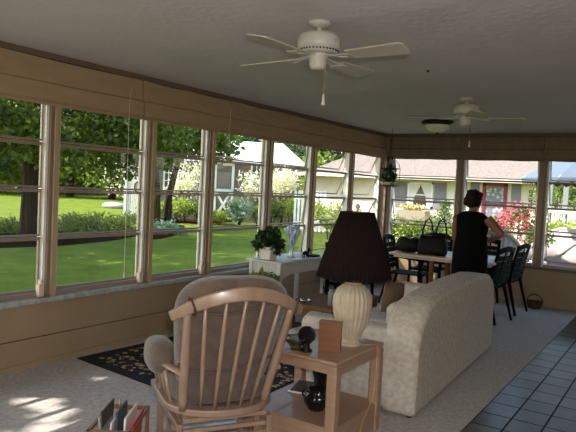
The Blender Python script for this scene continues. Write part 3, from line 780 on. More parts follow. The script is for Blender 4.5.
B2 = tag(E('cloth_pouch', (1.22, 7.33, TZ)), 'crumpled soft black pouch on the dining table against the handbag', 'bag')
b = MB(); b.ell((0, 0, .075), (.15, .09, .08), 20, 10, p=.8); b.ell((-.06, 0, .11), (.08, .07, .06)); b.ell((.08, 0, .12), (.06, .06, .05)); b.ell((-.12, .02, .05), (.06, .06, .05)); b.build('pouch_body', BLACKC, B2, remesh=.01, smoothit=3); B2.scale = (1.12, 1.1, 1.2)

# dark basket on the floor by the back wall
BS = tag(E('floor_basket', (2.52, 8.80, 0)), 'small dark brown wicker basket with a hoop handle on the carpet by the back wall', 'basket')
MB().lathe([(0, 0), (.1, 0), (.13, .1), (.135, .12), (.125, .12), (.1, .02), (0, .02)], n=30, rib=.03, nrib=30).build('basket_body', mat('dark_wicker', (72, 46, 32), .8, bump=.6, bscale=60), BS, smooth=True)
MB().tube([(.13*math.cos(PI*k/12), 0, .11+.13*math.sin(PI*k/12)) for k in range(13)], .008, 8).build('handle', MATS['dark_wicker'], BS, smooth=True)

BS.scale = (.8, .8, .8)
# hanging plant by the corner
hp = at(391, 155, 1, 8.25)
HPz = 1.60
HG = tag(E('hanging_lantern', (hp.x, 8.25, HPz)), 'hanging wire lantern planter with trailing ivy near the far corner', 'planter')
w = MB()
for k in range(6):
    a = 2*PI*k/6+.3
    w.tube([(.14*math.cos(a), .14*math.sin(a), .0), (.145*math.cos(a), .145*math.sin(a), .25), (.13*math.cos(a), .13*math.sin(a), .31), (.02*math.cos(a), .02*math.sin(a), .43)], .0045, 6)
for z, r in ((0, .14), (.25, .146)): w.tube([(r*math.cos(a), r*math.sin(a), z) for a in [2*PI*k/30 for k in range(30)]], .005, 6, closed=True)
w.tube([(0, 0, .42), (0, 0, H-HPz)], .004, 6)
w.build('wire_frame', BLACK, HG)
MB().lathe([(0, 0), (.12, 0), (.14, .05), (.13, .05), (.11, .01), (0, .01)], n=26).build('dish', mat('white_tin', (196, 188, 176), .5), HG, smooth=True)
lv = MB(); lv.leaves([((0, 0, .15), (.11, .11, .12), 4), ((.03, -.02, .27), (.06, .06, .06), 1), ((.04, -.06, .04), (.06, .06, .07), 1)], 320, .06, .6, aspect=.8); lv.build('foliage', LEAFH, HG)

# ================================================================== MAGAZINE RACK
rp_ = at(129, 405, 2, .3); rx_, ry_ = rp_.x+.17*.545, rp_.y-.17*.839
RK = tag(E('magazine_rack', (rx_, ry_, 0), math.radians(123)), 'wooden magazine rack with brass handle on the carpet left of the glider chair', 'magazine rack')
RK.scale = (.85, .85, 1)
RW = mat('rack_wood', (120, 88, 58), .4)
b = MB()
b.box(-.2, .2, -.12, -.105, .03, .05); b.box(-.2, .2, .105, .12, .03, .05); b.box(-.2, .2, -.12, .12, .03, .045)
b.build('rack_floor', RW, RK)
for x in (-.2, .2):
    q = MB(); q.box(x-.009, x+.009, -.13, -.11, 0, .3); q.box(x-.009, x+.009, .11, .13, 0, .3); q.box(x-.009, x+.009, -.13, .13, .28, .3); q.box(x-.009, x+.009, -.13, .13, .06, .08); q.build('end_frame', RW, RK)
for y in (-.12, .12):
    for z in (.12, .29): MB().box(-.2, .2, y-.008, y+.008, z-.01, z+.01).build('side_rail', RW, RK)
MB().tube([(0, -.0, .045), (.0, .0, .33), (-.015, .0, .37), (0, 0, .41), (.015, 0, .37), (0, 0, .33)], .008, 8).build('handle', BRASS, RK, smooth=True)
mags = [(-.085, (196, 30, 30), 8, 'red covered magazine standing in the rack'), (-.05, (222, 220, 214), 4, 'white covered magazine beside the red one in the rack'), (-.02, (60, 70, 80), -3, 'slate blue magazine in the middle of the rack'),
        (.03, (206, 200, 190), 6, 'cream covered magazine in the right half of the rack'), (.065, (150, 160, 150), -6, 'grey green magazine in the right half of the rack'), (.09, (60, 44, 32), 3, 'dark brown folder at the far side of the rack')]
for k, (y, c, tilt, lb) in enumerate(mags):
    o = MB().box(-.14+.02*(k % 3), .11+.02*(k % 2), -.006, .006, 0, .27+.02*(k % 3)).build('magazine', mat('cover_%d' % k, c, .35), bevel=.002, seg=1)
    o.matrix_world = Matrix.Translation((rx_, ry_, 0)) @ Matrix.Rotation(math.radians(123), 4, 'Z') @ Matrix.Diagonal((.85, .85, 1, 1)) @ Matrix.Translation((.0, y, .047)) @ Matrix.Rotation(math.radians(tilt*.6), 4, 'X')
    tag(o, lb, 'magazine', 'magazines standing in the wooden rack')

# ================================================================== WOMAN
def woman():
    P = tag(E('person', (2.175, 6.80, 0), math.radians(-8)), 'woman in a sleeveless black dress standing with her back to us beside the dining table', 'person')
    b = MB()
    # faces +y
    T = lambda pts, rs, n=16, ell=1.0: b.tube(pts, rs, n, ell=ell)
    for s in (-1, 1):
        T([(.085*s, 0, .86), (.088*s, .005, .68), (.09*s, .0, .47), (.092*s, -.012, .32), (.095*s, -.005, .16), (.098*s, 0, .07)], [.088, .078, .054, .054, .04, .034])
        b.ell((.1*s, .05, .035), (.038, .11, .035)); b.ell((.1*s, -.01, .05), (.032, .045, .045))
    b.ell((0, 0, .90), (.178, .125, .14)); b.ell((0, .0, 1.08), (.148, .11, .2)); b.ell((0, .0, 1.22), (.168, .115, .13)); b.ell((0, -.02, 1.31), (.16, .07, .055))
    b.ell((.07, .075, 1.19), (.07, .06, .065)); b.ell((-.07, .075, 1.19), (.07, .06, .065))
    T([(0, -.015, 1.3), (0, .0, 1.36), (0, .01, 1.42)], [.062, .05, .05])
    # head turned to her right-hand side a little
    hd = Matrix.Rotation(math.radians(-12), 3, 'Z') @ Matrix.Rotation(math.radians(12), 3, 'X').inverted()
    hc = Vector((0, .02, 1.485))
    def he(c, r): b.ell(hc+hd @ Vector(c), r, 18, 12, mx=hd)
    he((0, 0, .02), (.072, .09, .095)); he((0, .035, -.05), (.05, .055, .055)); he((0, .094, -.01), (.011, .018, .022)); he((0, .078, -.055), (.026, .014, .012)); he((0, .075, -.085), (.022, .02, .018))
    for s in (-1, 1): he((.074*s, -.005, -.005), (.01, .02, .03)); he((.03*s, .078, .028), (.02, .012, .008))
    # arms: right arm akimbo, elbow out to the right, hand in front of the belly; left arm forward
    sh = Vector((.175, -.01, 1.29)); el = Vector((.335, .02, 1.13)); wr = Vector((.17, .22, 1.05))
    T([sh, sh.lerp(el, .5), el, el.lerp(wr, .4), wr], [.056, .052, .040, .036, .025])
    sh2 = Vector((-.175, -.01, 1.29)); el2 = Vector((-.225, .05, 1.03)); wr2 = Vector((-.11, .25, 1.0))
    T([sh2, sh2.lerp(el2, .5), el2, el2.lerp(wr2, .4), wr2], [.052, .046, .036, .036, .025])
    for w_, s in ((wr, 1), (wr2, -1)):
        d = Vector((-.75*s, .6, -.15)).normalized(); side = Vector((0, 0, 1)); 
        palm = w_+d*.045
        b.tube([w_, palm, w_+d*.085], [.024, .036, .036], 10, ell=.45) if False else b.ell(palm, (.04, .036, .036), 12, 8)
        for k, L in enumerate((.062, .07, .066, .052)):
            base = w_+d*.07+side*(.03-.02*k); mid = base+d*L*.5; tip = base+d*L*.8+Vector((-.25*s, -.3, -.2))*L*.5
            b.tube([base-d*.02, mid, tip], [.0095, .009, .0075], 8)
        b.tube([w_+d*.02+side*.025, w_+d*.05+side*.055, w_+d*.08+side*.065], [.011, .01, .008], 8)
    b.build('body', SKIN, P, remesh=.0085, smoothit=3)
    # dress
    g = MB(); rg = []
    prof = [(.50, .198, .16, 0), (.62, .20, .16, 0), (.78, .203, .156, 0), (.90, .20, .150, 0), (1.0, .185, .14, 0), (1.08, .172, .13, 0), (1.18, .182, .14, .012), (1.26, .186, .13, .005), (1.31, .178, .095, -.012), (1.345, .135, .078, -.015), (1.362, .075, .066, -.012)]
    for z, a_, c_, yo in prof:
        rg.append([Vector((a_*math.cos(t)*(1+.012*math.cos(9*t)*(z < .9)), yo+c_*math.sin(t), z)) for t in [2*PI*k/40 for k in range(40)]])
    g.loft(rg); g.build('dress', DRESS, P, smooth=True)
    h = MB()
    def hh(c, r): h.ell(hc+hd @ Vector(c), r, 20, 14, mx=hd)
    hh((0, -.022, .035), (.093, .095, .092)); hh((0, -.05, -.02), (.085, .06, .075)); hh((.055, -.02, -.005), (.036, .06, .07)); hh((-.055, -.02, -.005), (.036, .06, .07)); hh((0, .03, .085), (.07, .06, .035))
    rr = random.Random(3)
    for k in range(40):
        a = rr.uniform(0, 2*PI); z = rr.uniform(-.05, .1); r = .088*math.sqrt(max(0, 1-(z/.14)**2))
        if math.sin(a) > .3: continue
        hh((r*math.cos(a), r*math.sin(a)-.02, z), (.02, .02, .026))
    h.build('hair', HAIR, P, remesh=.008, smoothit=2)
    P.scale = (1, 1, .98)
    for s in (-1, 1):
        MB().ell(hc+hd @ Vector((.03*s, .083, .012)), .0115, 12, 8).build('eye', mat('eye_white', (230, 226, 220), .2), P, smooth=True)
        MB().ell((.1*s, .045, .03), (.045, .125, .03), 16, 8).build('shoe', mat('black_shoe', (14, 13, 13), .4), P, smooth=True)
woman()

# ================================================================== OUTDOORS
def grass_mat():
    m = bpy.data.materials.new('mown_grass'); m.use_nodes = True; nt = m.node_tree; n = nt.nodes; L = nt.links
    b = n['Principled BSDF']; b.inputs['Roughness'].default_value = .9; b.inputs['Specular IOR Level'].default_value = .1
    tc = n.new('ShaderNodeTexCoord')
    no = n.new('ShaderNodeTexNoise'); no.inputs['Scale'].default_value = 1.2; no.inputs['Detail'].default_value = 8; no.inputs['Roughness'].default_value = .75; L.new(tc.outputs['Object'], no.inputs['Vector'])
    r = n.new('ShaderNodeValToRGB'); r.color_ramp.elements[0].position = .3; r.color_ramp.elements[0].color = C3(74, 92, 22); r.color_ramp.elements[1].position = .7; r.color_ramp.elements[1].color = C3(120, 132, 38)
    L.new(no.outputs[0], r.inputs[0]); L.new(r.outputs[0], b.inputs['Base Color'])
    n2 = n.new('ShaderNodeTexNoise'); n2.inputs['Scale'].default_value = 30; n2.inputs['Detail'].default_value = 4; L.new(tc.outputs['Object'], n2.inputs['Vector'])
    bp = n.new('ShaderNodeBump'); bp.inputs['Strength'].default_value = .8; bp.inputs['Distance'].default_value = .05; L.new(n2.outputs[0], bp.inputs['Height']); L.new(bp.outputs[0], b.inputs['Normal'])
    return m
st(MB().box(-90, 60, -40, 120, G-.3, G).build('lawn', grass_mat()))
st(MB().box(.4, 9, D+.15, 14.5, G, G+.03).build('patio', mat('concrete_patio', (112, 107, 99), .9, rgb2=(98, 94, 86), scale=5)))
st(MB().box(-.1, XR+.1, YF-.1, D+.1, G, -.12).build('foundation', mat('concrete_block', (150, 146, 140), .9)))

def tree(loc, trunk, blobs, count, size, m, label, name='tree', group='trees beyond the lawn', limbs=(), seed=1, droop=0):
    T = tag(E(name, loc), label, 'tree', group)
    b = MB()
    for pts, rs in trunk: b.tube(pts, rs, 12)
    b.build('trunk', BARK, T, smooth=True)
    lv = MB(); lv.leaves(blobs, count, size, .45, rnd=random.Random(seed), aspect=.75, droop=droop)
    lv.build('foliage', m, T)
    return T
# big maple at the left
B = Vector((-9.6, 9.1, G))
tree(B, [([(0, 0, 0), (0, 0, .25), (0, 0, 1.2), (-.02, 0, 2.6), (0, .1, 5)], [.40, .31, .27, .25, .16]), ([(0, 0, 2.4), (1.2, .6, 3.6), (2.4, 1.2, 4.2)], [.12, .08, .04]), ([(0, 0, 2.6), (-1.2, -1, 3.8)], [.12, .06]), ([(0, 0, 2.3), (.6, 1.8, 3.2), (.9, 3.2, 3.6)], [.1, .07, .03])],
     [((0, 0, 5.0), (4.2, 4.2, 2.4), 7), ((1.6, 1.4, 3.1), (1.8, 1.6, 1.0), 3), ((-.5, -1.6, 2.9), (2.4, 1.6, 1.0), 2.5), ((.8, 3.3, 3.0), (1.2, 1.2, 1.1), 2), ((.4, 2.2, 2.2), (.9, .9, .7), .7), ((1.4, -.6, 2.5), (.9, 1.2, .7), .9)],
     26000, .15, LEAF, 'large maple with a thick trunk on the lawn at the left edge', name='maple_tree', seed=5, droop=.4)
# hidden trees to the left of the view, which shade the near lawn and the windows
B = Vector((-7.5, .6, G))
tree(B, [([(0, 0, 0), (0, 0, 1.5), (0, .2, 5)], [.4, .3, .18])], [((-.3, .8, 6.8), (5.6, 4.6, 1.8), 5), ((3.4, 0.2, 5.6), (2.6, 2.8, 1.2), 2)], 8500, .42, LEAF, 'broad shade maple just outside the left windows, beyond the left edge', name='maple_tree', seed=8)
B = Vector((-15, 2.6, G))
tree(B, [([(0, 0, 0), (0, 0, 1.5), (0, .2, 5)], [.4, .3, .18])], [((0, 0, 6.6), (4.6, 5, 2.0), 5)], 5000, .42, LEAF, 'second shade maple farther out, beyond the left edge', name='maple_tree', seed=9)
# small double-trunk tree
B = Vector((-10.9, 14.98, G))
tree(B, [([(-.1, -.25, 0), (-.12, -.25, 1.2), (-.2, -.35, 2.6), (-.2, -.6, 3.6)], [.16, .13, .11, .06]), ([(.05, .15, 0), (.0, .2, 1.1), (.15, .5, 2.5), (.2, .9, 3.6)], [.15, .12, .09, .05])],
     [((0, .4, 3.9), (2.6, 2.6, 1.3), 6), ((.2, 2.0, 3.1), (1.1, 1.5, .8), 2), ((-.2, -1.4, 2.9), (.8, 1.2, .7), 1.4), ((0, .1, 2.7), (.7, .8, .4), .7)], 6500, .2, LEAF, 'small tree with a forked trunk between lawn and shed', name='small_tree', seed=11, droop=.3)
# dark trees behind
far = [
 (0, 50, 11, -1, 7, LEAFG, 'broad hazy tree at the far end of the lawn, leftmost'), (95, 54, 11, -1, 7, LEAFD, 'broad hazy tree at the far end of the lawn beyond the second window'),
 (-15, 27, 3.2, .1, 4.4, LEAFY, 'yellow green bushy tree at the far side of the lawn, left of the maple trunk'), (48, 33, 3.6, .1, 4.8, LEAFG, 'bushy low tree at the far side of the lawn, right of the maple trunk'), (88, 38, 4, .1, 5.2, LEAFD, 'low dark bushy tree far beyond the lawn, middle of the second window'),
 (128, 30, 2.2, .1, 5.0, LEAFW, 'pale cream green tree just behind the white gate'),  # px, ground distance Y, half width m, crown base, crown top, material
 (-40, 24, 5, .6, 8, LEAFD, 'dark leafy tree at the far left edge beyond the lawn'), (20, 34, 5.5, .8, 9, LEAFD, 'dark leafy tree beyond the lawn behind the maple trunk'), (70, 30, 4.2, 1.6, 8, LEAF, 'mid green tree beyond the lawn, second window'),
 (112, 31, 2.8, .2, 4.6, LEAFY, 'yellow green bushy tree beyond the lawn left of the white gate'), (150, 40, 5, .8, 8, LEAFD, 'dark tree behind the left end of the shed'), (225, 38, 6, 1, 10.5, LEAFD, 'tall dark tree behind the shed door'),
 (285, 32, 5.2, .5, 9.5, LEAFD, 'tall dark tree behind the right end of the shed roof'), (330, 38, 5, 1, 9, LEAFD, 'dark tree behind the left end of the house roof'), (318, 30, 1.7, .2, 3.9, LEAFY, 'yellow green tree in the gap between shed and house')]
for i, (px, Y, hw, z0, z1, m, lb) in enumerate(far):
    p = at(px, 200, 1, Y)
    rr = random.Random(i*7+1); zc = (z0+z1)/2; bl = [((0, 0, zc), (hw, hw, (z1-z0)/2), 5)]
    for k in range(6): a = rr.uniform(0, 2*PI); bl.append(((hw*.7*math.cos(a), hw*.7*math.sin(a), rr.uniform(z0+.8, z1-1)), (hw*.45, hw*.45, hw*.35), .7))
    tree((p.x, Y, G), [([(0, 0, 0), (0, 0, z0+1.2), (0, 0, zc)], [.3, .22, .1])], bl, 5200 if hw > 3 else 2600, .9 if hw > 8 else .42 if hw > 3 else .26, m, lb, seed=20+i)

def shrub(px, py, Y, hw, hh, m, label, cat='shrub', count=700, size=.12, name='shrub', group=None, blossoms=None, nb=90, bs=.09, aspect=.6, dz=0, depth=None):
    p = at(px, py, 1, Y)
    S = E(name, (p.x, Y, G)); tag(S, label, cat, group)
    zc = p.z-G
    lv = MB(); rr = random.Random(int(px*13+py))
    dp = depth or hw*.8
    bl = [((0, 0, zc), (hw, dp, hh), 4)]
    for k in range(5): a = rr.uniform(0, 2*PI); bl.append(((hw*.65*math.cos(a), dp*.6*math.sin(a), zc+hh*rr.uniform(-.3, .6)), (hw*.4, dp*.4, hh*.45), .8))
    lv.leaves(bl, count, size, .5, rnd=rr, aspect=aspect, zmin=.01); lv.build('foliage', m, S)
    b = MB()
    for k in range(6):
        a = 2*PI*k/6+rr.random(); b.tube([(.03*math.cos(a), .03*math.sin(a), 0), (hw*.3*math.cos(a), dp*.3*math.sin(a), max(zc, .1))], [.015, .006], 6)
    b.build('stem', BARK, S)
    if blossoms:
        f = MB()
        for _ in range(nb):
            d = Vector((rr.gauss(0, 1), rr.gauss(0, 1), rr.gauss(0, 1))).normalized(); q = rr.uniform(.8, 1.08)
            c = Vector((d.x*hw*q, d.y*dp*q, zc+d.z*hh*q))
            if c.z < .05: continue
            for j in range(5):
                a = Vector((rr.gauss(0, 1), rr.gauss(0, 1), rr.gauss(0, 1))).normalized(); e = a.cross(d).normalized()
                f.add([c, c+a*bs*.5+e*bs*.3, c+a*bs, c+a*bs*.5-e*bs*.3], [(0, 1, 2, 3)])
        f.build('blossoms', blossoms, S, kind='stuff')
    return S
# ---- ground cover ring round the maple, mulch strip
def bed(poly, h, m, name, label):
    pts = [(p.x, p.y) for p in poly]; b = MB(); b.prism(pts, 'z', G, G+h); o = b.build(name, m); o['kind'] = 'structure'; return o
bed([at(x, y, 2, G) for x, y in ((-60, 250), (0, 248), (60, 246), (110, 241), (150, 234), (142, 229), (60, 231), (-60, 238))][::-1], .02, MULCH, 'mulch_bed', '')
bed([at(x, y, 2, G) for x, y in ((136, 240), (160, 239), (186, 233), (184, 226), (160, 224), (140, 232))][::-1], .03, MULCH, 'mulch_bed.001', '')
bed([at(x, y, 2, G) for x, y in ((150, 222), (200, 224), (240, 221.5), (285, 224), (300, 222), (290, 217), (150, 215))][::-1], .02, MULCH, 'mulch_bed.002', '')
gc = [(8, 232, 9.6, 1.0), (66, 230, 10.2, 1.1), (88, 228, 11.2, 1.15), (108, 226, 12.0, 1.2), (124, 225, 12.8, 1.1)]
gl = ['left edge in front of the maple trunk', 'left end of the ground cover ring, second window', 'middle left of the ground cover ring, second window', 'middle right of the ground cover ring, second window', 'right end of the ground cover ring']
for (px, py, Y, hw), l in zip(gc, gl):
    shrub(px, py, Y, hw*.8, .42, LEAFG, 'low leafy dark green ground cover clump, '+l, count=1500, size=.13, name='ground_cover_plant', aspect=.28, group='ground cover round the maple', dz=0)
shrub(157, 229, 13.2, .75, .28, LEAFB, 'grey green low plants at the foot of the forked tree', count=900, size=.13, aspect=.4, name='low_shrub')
shrub(176, 231, 13.6, .5, .14, LEAFB, 'flat grey green plant at the right edge of the forked tree bed', count=400, size=.11, aspect=.4, name='low_shrub')
# the shed stands turned towards the room: plane through its right front corner
SROT = math.radians(35); SP = at(299, 200, 1, 22.0); SU = Vector((math.cos(SROT), math.sin(SROT), 0)); SN = Vector((math.sin(SROT), -math.cos(SROT), 0))
def spt(px, py, off=0.0):
    d = (px-288)/F_PX*Rv + (216-py)/F_PX*Uv + Fv
    o = SP+SN*off
    return CAM + d*((o-CAM).dot(SN)/d.dot(SN))
def sx_(px, py=185, off=0.0): return (spt(px, py, off)-SP).dot(SU)
def sz_(px, py, off=0.0): return spt(px, py, off).z-G
# shed border shrubs
Ys = 19.3
for (px, py, hw, hh, m, lb, nm, sz) in [
 (186, 182, .95, .95, LEAFW, 'tall cream white variegated shrub against the shed, left of the shed door', 'willow_shrub', .14),
 (264, 186, 1.35, .75, LEAFW, 'wide cream white variegated shrub against the right half of the shed', 'willow_shrub', .14),
 (283, 181, .85, .8, LEAFW, 'cream white variegated shrub by the right end of the shed', 'willow_shrub', .14),
 (152, 208, .8, .45, LEAFY, 'yellow green shrub at the left end of the shed border', 'shrub', .12),
 (178, 207, .9, .5, LEAFY, 'yellow green leafy shrub below the tall cream shrub', 'shrub', .12),
 (199, 209, .7, .45, LEAFG, 'green shrub in the border just left of the shed door', 'shrub', .12),
 (219, 216, .6, .25, LEAFY, 'yellow green shrub in front of the shed door', 'shrub', .12),
 (240, 210, .7, .5, LEAFB, 'blue green hosta clump right of the shed door', 'hosta_plant', .2),
 (258, 214, .6, .4, LEAFY, 'yellow green low shrub under the wide cream shrub', 'shrub', .12),
 (273, 211, .6, .5, LEAFG, 'rounded green shrub in the border below the right cream shrub', 'shrub', .12),
 (291, 208, .7, .6, LEAFY, 'yellow green shrub beside the picket fence', 'shrub', .12)]:
    q_ = spt(px, py, 2.1 if py > 200 else 1.25)
    shrub(px, py, q_.y, hw*.9, hh*.9, m, lb, count=1100, size=sz, name=nm, aspect=.45 if m is LEAFW else .6)
# thin blooming shoots of the cream shrubs are part of their foliage

# ---- shed
ze = sz_(255, 161.5)+G
SH = tag(E('garden_shed', (SP.x, SP.y, G), SROT), 'long grey garden shed with sunlit white roof and a cross-braced barn door', 'shed')
GREY = mat('grey_board_siding', (112, 102, 98), .8, rgb2=(104, 94, 90), scale=6)
WT = mat('white_trim_paint', (236, 234, 226), .5)
ROOFW = mat('sunlit_white_roof', (226, 226, 228), .6)  # glare of the grazing sun put into the roof colour
xL, xR_ = sx_(146), 0.0
zw = ze-G
b = MB(); b.box(xL, xR_, 0, 4.0, 0, zw)
for k in range(int((xR_-xL)/.3)): b.box(xL+k*.3, xL+k*.3+.03, -.015, 0, 0, zw)
b.build('wall', GREY, SH)
r = MB(); zr = sz_(262, 142.5, -2.0)
x0, x1 = xL-.3, xR_+.15; y0, y1 = -.35, 4.3; yc = 2.0; xap = sx_(283, 143, -2.0)
r.add([(x0, y0, zw), (x1, y0, zw), (x1, y1, zw), (x0, y1, zw), (x0, yc, zr), (xap, yc, zr), (x0, y0, zw-.12), (x1, y0, zw-.12), (x1, y1, zw-.12), (x0, y1, zw-.12)],
      [(0, 1, 5, 4), (1, 2, 5), (2, 3, 4, 5), (3, 0, 4), (6, 9, 8, 7), (0, 6, 7, 1), (1, 7, 8, 2), (2, 8, 9, 3), (3, 9, 6, 0)])
r.build('roof', ROOFW, SH)
def px_x(px, Y, py=185): return at(px, py, 1, Y).x
def px_z(px, py, Y): return at(px, py, 1, Y).z-G
d0, d1 = sx_(214), sx_(234); dz0, dz1 = .08, sz_(225, 163)
dd = MB(); dd.box(d0, d1, -.05, -.016, dz0, dz1); do = dd.build('barn_door', GREY, SH)
q = MB(); t = .11
for (x_a, x_b, z_a, z_b) in ((d0, d0+t, dz0, dz1), (d1-t, d1, dz0, dz1), (d0, d1, dz1-t, dz1), (d0, d1, dz0, dz0+t), (d0, d1, (dz0+dz1)/2-.02, (dz0+dz1)/2+.1)): q.box(x_a, x_b, -.08, -.05, z_a, z_b)
zm = (dz0+dz1)/2
q.bar((d0+t, -.07, dz0+t), (d1-t, -.07, zm-.02), .1, .02, up=(0, 1, 0)); q.bar((d1-t, -.07, dz0+t), (d0+t, -.07, zm-.02), .1, .02, up=(0, 1, 0))
q.build('door_brace', WT, do)
for (pa, pb_) in ((165, 172), (179, 187), (252, 260)):
    xa, xb = sx_(pa), sx_(pb_); za, zb = sz_(pa, 188), sz_(pa, 165)
    wf = MB(); wf.box(xa-.08, xb+.08, -.05, -.016, za-.08, zb+.08); wo = wf.build('window', WT, SH)
    MB().box(xa, xb, -.07, -.05, za, zb).build('pane', mat('dark_pane', (60, 66, 70), .1), wo)
    ms_ = MB(); ms_.box((xa+xb)/2-.015, (xa+xb)/2+.015, -.085, -.07, za, zb)
    for k in (1, 2): ms_.box(xa, xb, -.085, -.07, za+(zb-za)*k/3-.015, za+(zb-za)*k/3+.015)
    ms_.build('muntin', WT, wo)
# white board gate with wreath, left of shed
x0, x1 = sx_(127, 190, .6), sx_(140, 190, .6); z0, z1 = 0, sz_(133, 160, .6)
gp = SP+SN*.6
GT = tag(E('board_gate', (gp.x, gp.y, G), SROT), 'tall white board gate panel with a round hoop, beside the left end of the shed', 'gate')
b = MB(); nb_ = 7
for k in range(nb_): xa = x0+(x1-x0)*k/nb_; b.box(xa+.01, xa+(x1-x0)/nb_-.01, 0, .04, z0, z1)
b.box(x0, x1, .04, .08, .3, .4); b.box(x0, x1, .04, .08, z1-.4, z1-.3); b.build('board_panel', mat('white_board', (226, 222, 216), .6), GT)
for x in (x0-.12, x1): MB().box(x, x+.12, -.03, .09, z0, z1+.1).build('post', WT, GT)
MB().tube([((x0+x1)/2+.2+.16*math.cos(2*PI*k/20), -.03, sz_(134, 187, .6)+.22*math.sin(2*PI*k/20)) for k in range(20)], .03, 6, closed=True).build('hoop', mat('dark_iron', (50, 46, 44), .6), GT)
# boulder on lawn
p = at(113, 208, 2, G)
b = MB(); rr = random.Random(4); b.ell((0, 0, .08), (.75, .5, .2), 14, 8); b.v = [(x+rr.uniform(-.04, .04), y+rr.uniform(-.04, .04), z+rr.uniform(-.03, .03)) for x, y, z in b.v]
o = b.build('boulder', mat('pale_stone', (166, 156, 150), .9, bump=.6, bscale=5, bdist=.1), smooth=True); o.location = (p.x, p.y, G+.04); tag(o, 'flat pale boulder on the bright lawn, seen through the second window', 'boulder')
# picket fence between shed and house
Yf = 19.0
PF = tag(E('picket_fence', (0, Yf, G)), 'white picket fence in the gap between shed and house', 'fence')
xa, xb = px_x(295, Yf), px_x(330, Yf); zt = px_z(300, 190, Yf)
b = MB(); n = int((xb-xa)/.16)
for k in range(n):
    x = xa+k*.16; b.prism([(x, .05), (x+.09, .05), (x+.09, zt-.06), (x+.045, zt), (x, zt-.06)], 'y', 0, .02)
b.build('pickets', WT, PF); b = MB(); b.box(xa, xb, .02, .05, .3, .38); b.box(xa, xb, .02, .05, zt-.35, zt-.27); b.build('rail', WT, PF)

# ---- neighbouring house
YH = 20.0
HS = tag(E('house', (0, YH, G)), 'single-storey beige house with brown shingle roof and maroon door across the garden', 'house')
BEIGE = mat('beige_render', (232, 216, 196), .85, rgb2=(226, 210, 188), scale=3)
SHING = mat('brown_shingle', (132, 118, 106), .95, rgb2=(116, 102, 92), scale=14, stretch=(1, 1, 1), bump=.4, bscale=30, bdist=.03)
SHUT = mat('grey_blue_shutter', (132, 126, 130), .7)
MAR = mat('maroon_paint', (128, 32, 44), .5)
hx0, hx1 = px_x(314, YH, 190), 12.0
hz = px_z(400, 177.5, YH)
b = MB(); b.box(hx0, hx1, 0, 7, 0, hz); b.build('wall', BEIGE, HS)
x0, x1, y0, y1 = hx0-.35, hx1+.4, -.5, 7.5; yc = 3.5; zr = hz+2.1
r = MB(); r.add([(x0, y0, hz), (x1, y0, hz), (x1, y1, hz), (x0, y1, hz), (x0+3.2, yc, zr), (x1-3.2, yc, zr), (x0, y0, hz-.02), (x1, y0, hz-.02), (x1, y1, hz-.02), (x0, y1, hz-.02)],
      [(0, 1, 5, 4), (1, 2, 5), (2, 3, 4, 5), (3, 0, 4), (6, 9, 8, 7), (0, 6, 7, 1), (1, 7, 8, 2), (2, 8, 9, 3), (3, 9, 6, 0)])
r.build('roof', SHING, HS)
b = MB(); b.box(x0, x1, y0-.1, y0, hz-.06, hz+.06); b.box(x0-.1, x0, y0-.1, y1, hz-.06, hz+.06); b.build('gutter', mat('cream_gutter', (232, 216, 190), .5), HS)
def hwin(pa, pb_, pt_, pbm):
    xa, xb = px_x(pa, YH), px_x(pb_, YH); za, zb = px_z(pa, pbm, YH), px_z(pa, pt_, YH)
    b = MB()
    b.box(xa, xa+.07, -.06, 0, za, zb); b.box(xb-.07, xb, -.06, 0, za, zb); b.box(xa, xb, -.06, 0, za, za+.07); b.box(xa, xb, -.06, 0, zb-.07, zb); b.box(xa, xb, -.05, 0, (za+zb)/2-.02, (za+zb)/2+.02)
    W_ = b.build('window', WT, HS)
    MB().box(xa+.07, xb-.07, -.02, -.004, za+.07, zb-.07).build('pane', mat('dark_pane2', (46, 44, 48), .08), W_)
    xm = (xa+xb)/2
    for s, xo in ((1, xa+.07), (-1, xb-.07)):
        pts = [(xo, za+.07), (xo, zb-.07), (xm, zb-.07), (xm-.02*s, zb-.25)] + [(xo+s*(xm-xo)*s*(.9-.6*t), 0) for t in ()]
        half = abs(xm-xo)
        poly = [(xo, za+.07), (xo+s*half*.35, za+.07), (xo+s*half*.5, (za+zb)/2-.05), (xo+s*half*.95, zb-.15), (xo+s*half*.98, zb-.07), (xo, zb-.07)]
        if s < 0: poly = poly[::-1]
        MB().prism(poly, 'y', -.035, -.024).build('curtain', mat('white_curtain', (222, 216, 210), .8), W_)
    return xa, xb, za, zb
xa, xb, za, zb = hwin(408.5, 434, 181.5, 207)
for u0, u1 in ((396, 407.5), (435, 447)):
    s0, s1 = px_x(u0, YH), px_x(u1, YH); b = MB(); b.box(s0, s1, -.04, 0, za, zb)
    for k in range(9): zz = za+.08+(zb-za-.16)*k/9; b.box(s0+.05, s1-.05, -.055, -.04, zz, zz+.05)
    b.build('shutter', SHUT, HS)
# flower box under the window
fb = E('flower_box', (0, YH, G)); tag(fb, 'beige window box with yellow flowers below the shuttered window', 'flower box')
fz1, fz0 = px_z(420, 210.5, YH), px_z(420, 221, YH); fx0, fx1 = px_x(404.5, YH), px_x(433, YH)
b = MB(); b.prism([(-.62, fz1), (-.55, fz0), (-.08, fz0), (-.08, fz1)], 'x', fx0, fx1); b.build('box_body', mat('taupe_box', (168, 150, 132), .8), fb)
lv = MB(); lv.leaves([(((fx0+fx1)/2, -.33, fz1+.06), ((fx1-fx0)/2, .22, .1), 1)], 240, .09, .6); lv.build('foliage', LEAFG, fb)
lv = MB(); lv.leaves([(((fx0+fx1)/2, -.36, fz1+.1), ((fx1-fx0)/2, .22, .1), 1)], 260, .09, .4); lv.build('blossoms', YELLOW, fb, kind='stuff')
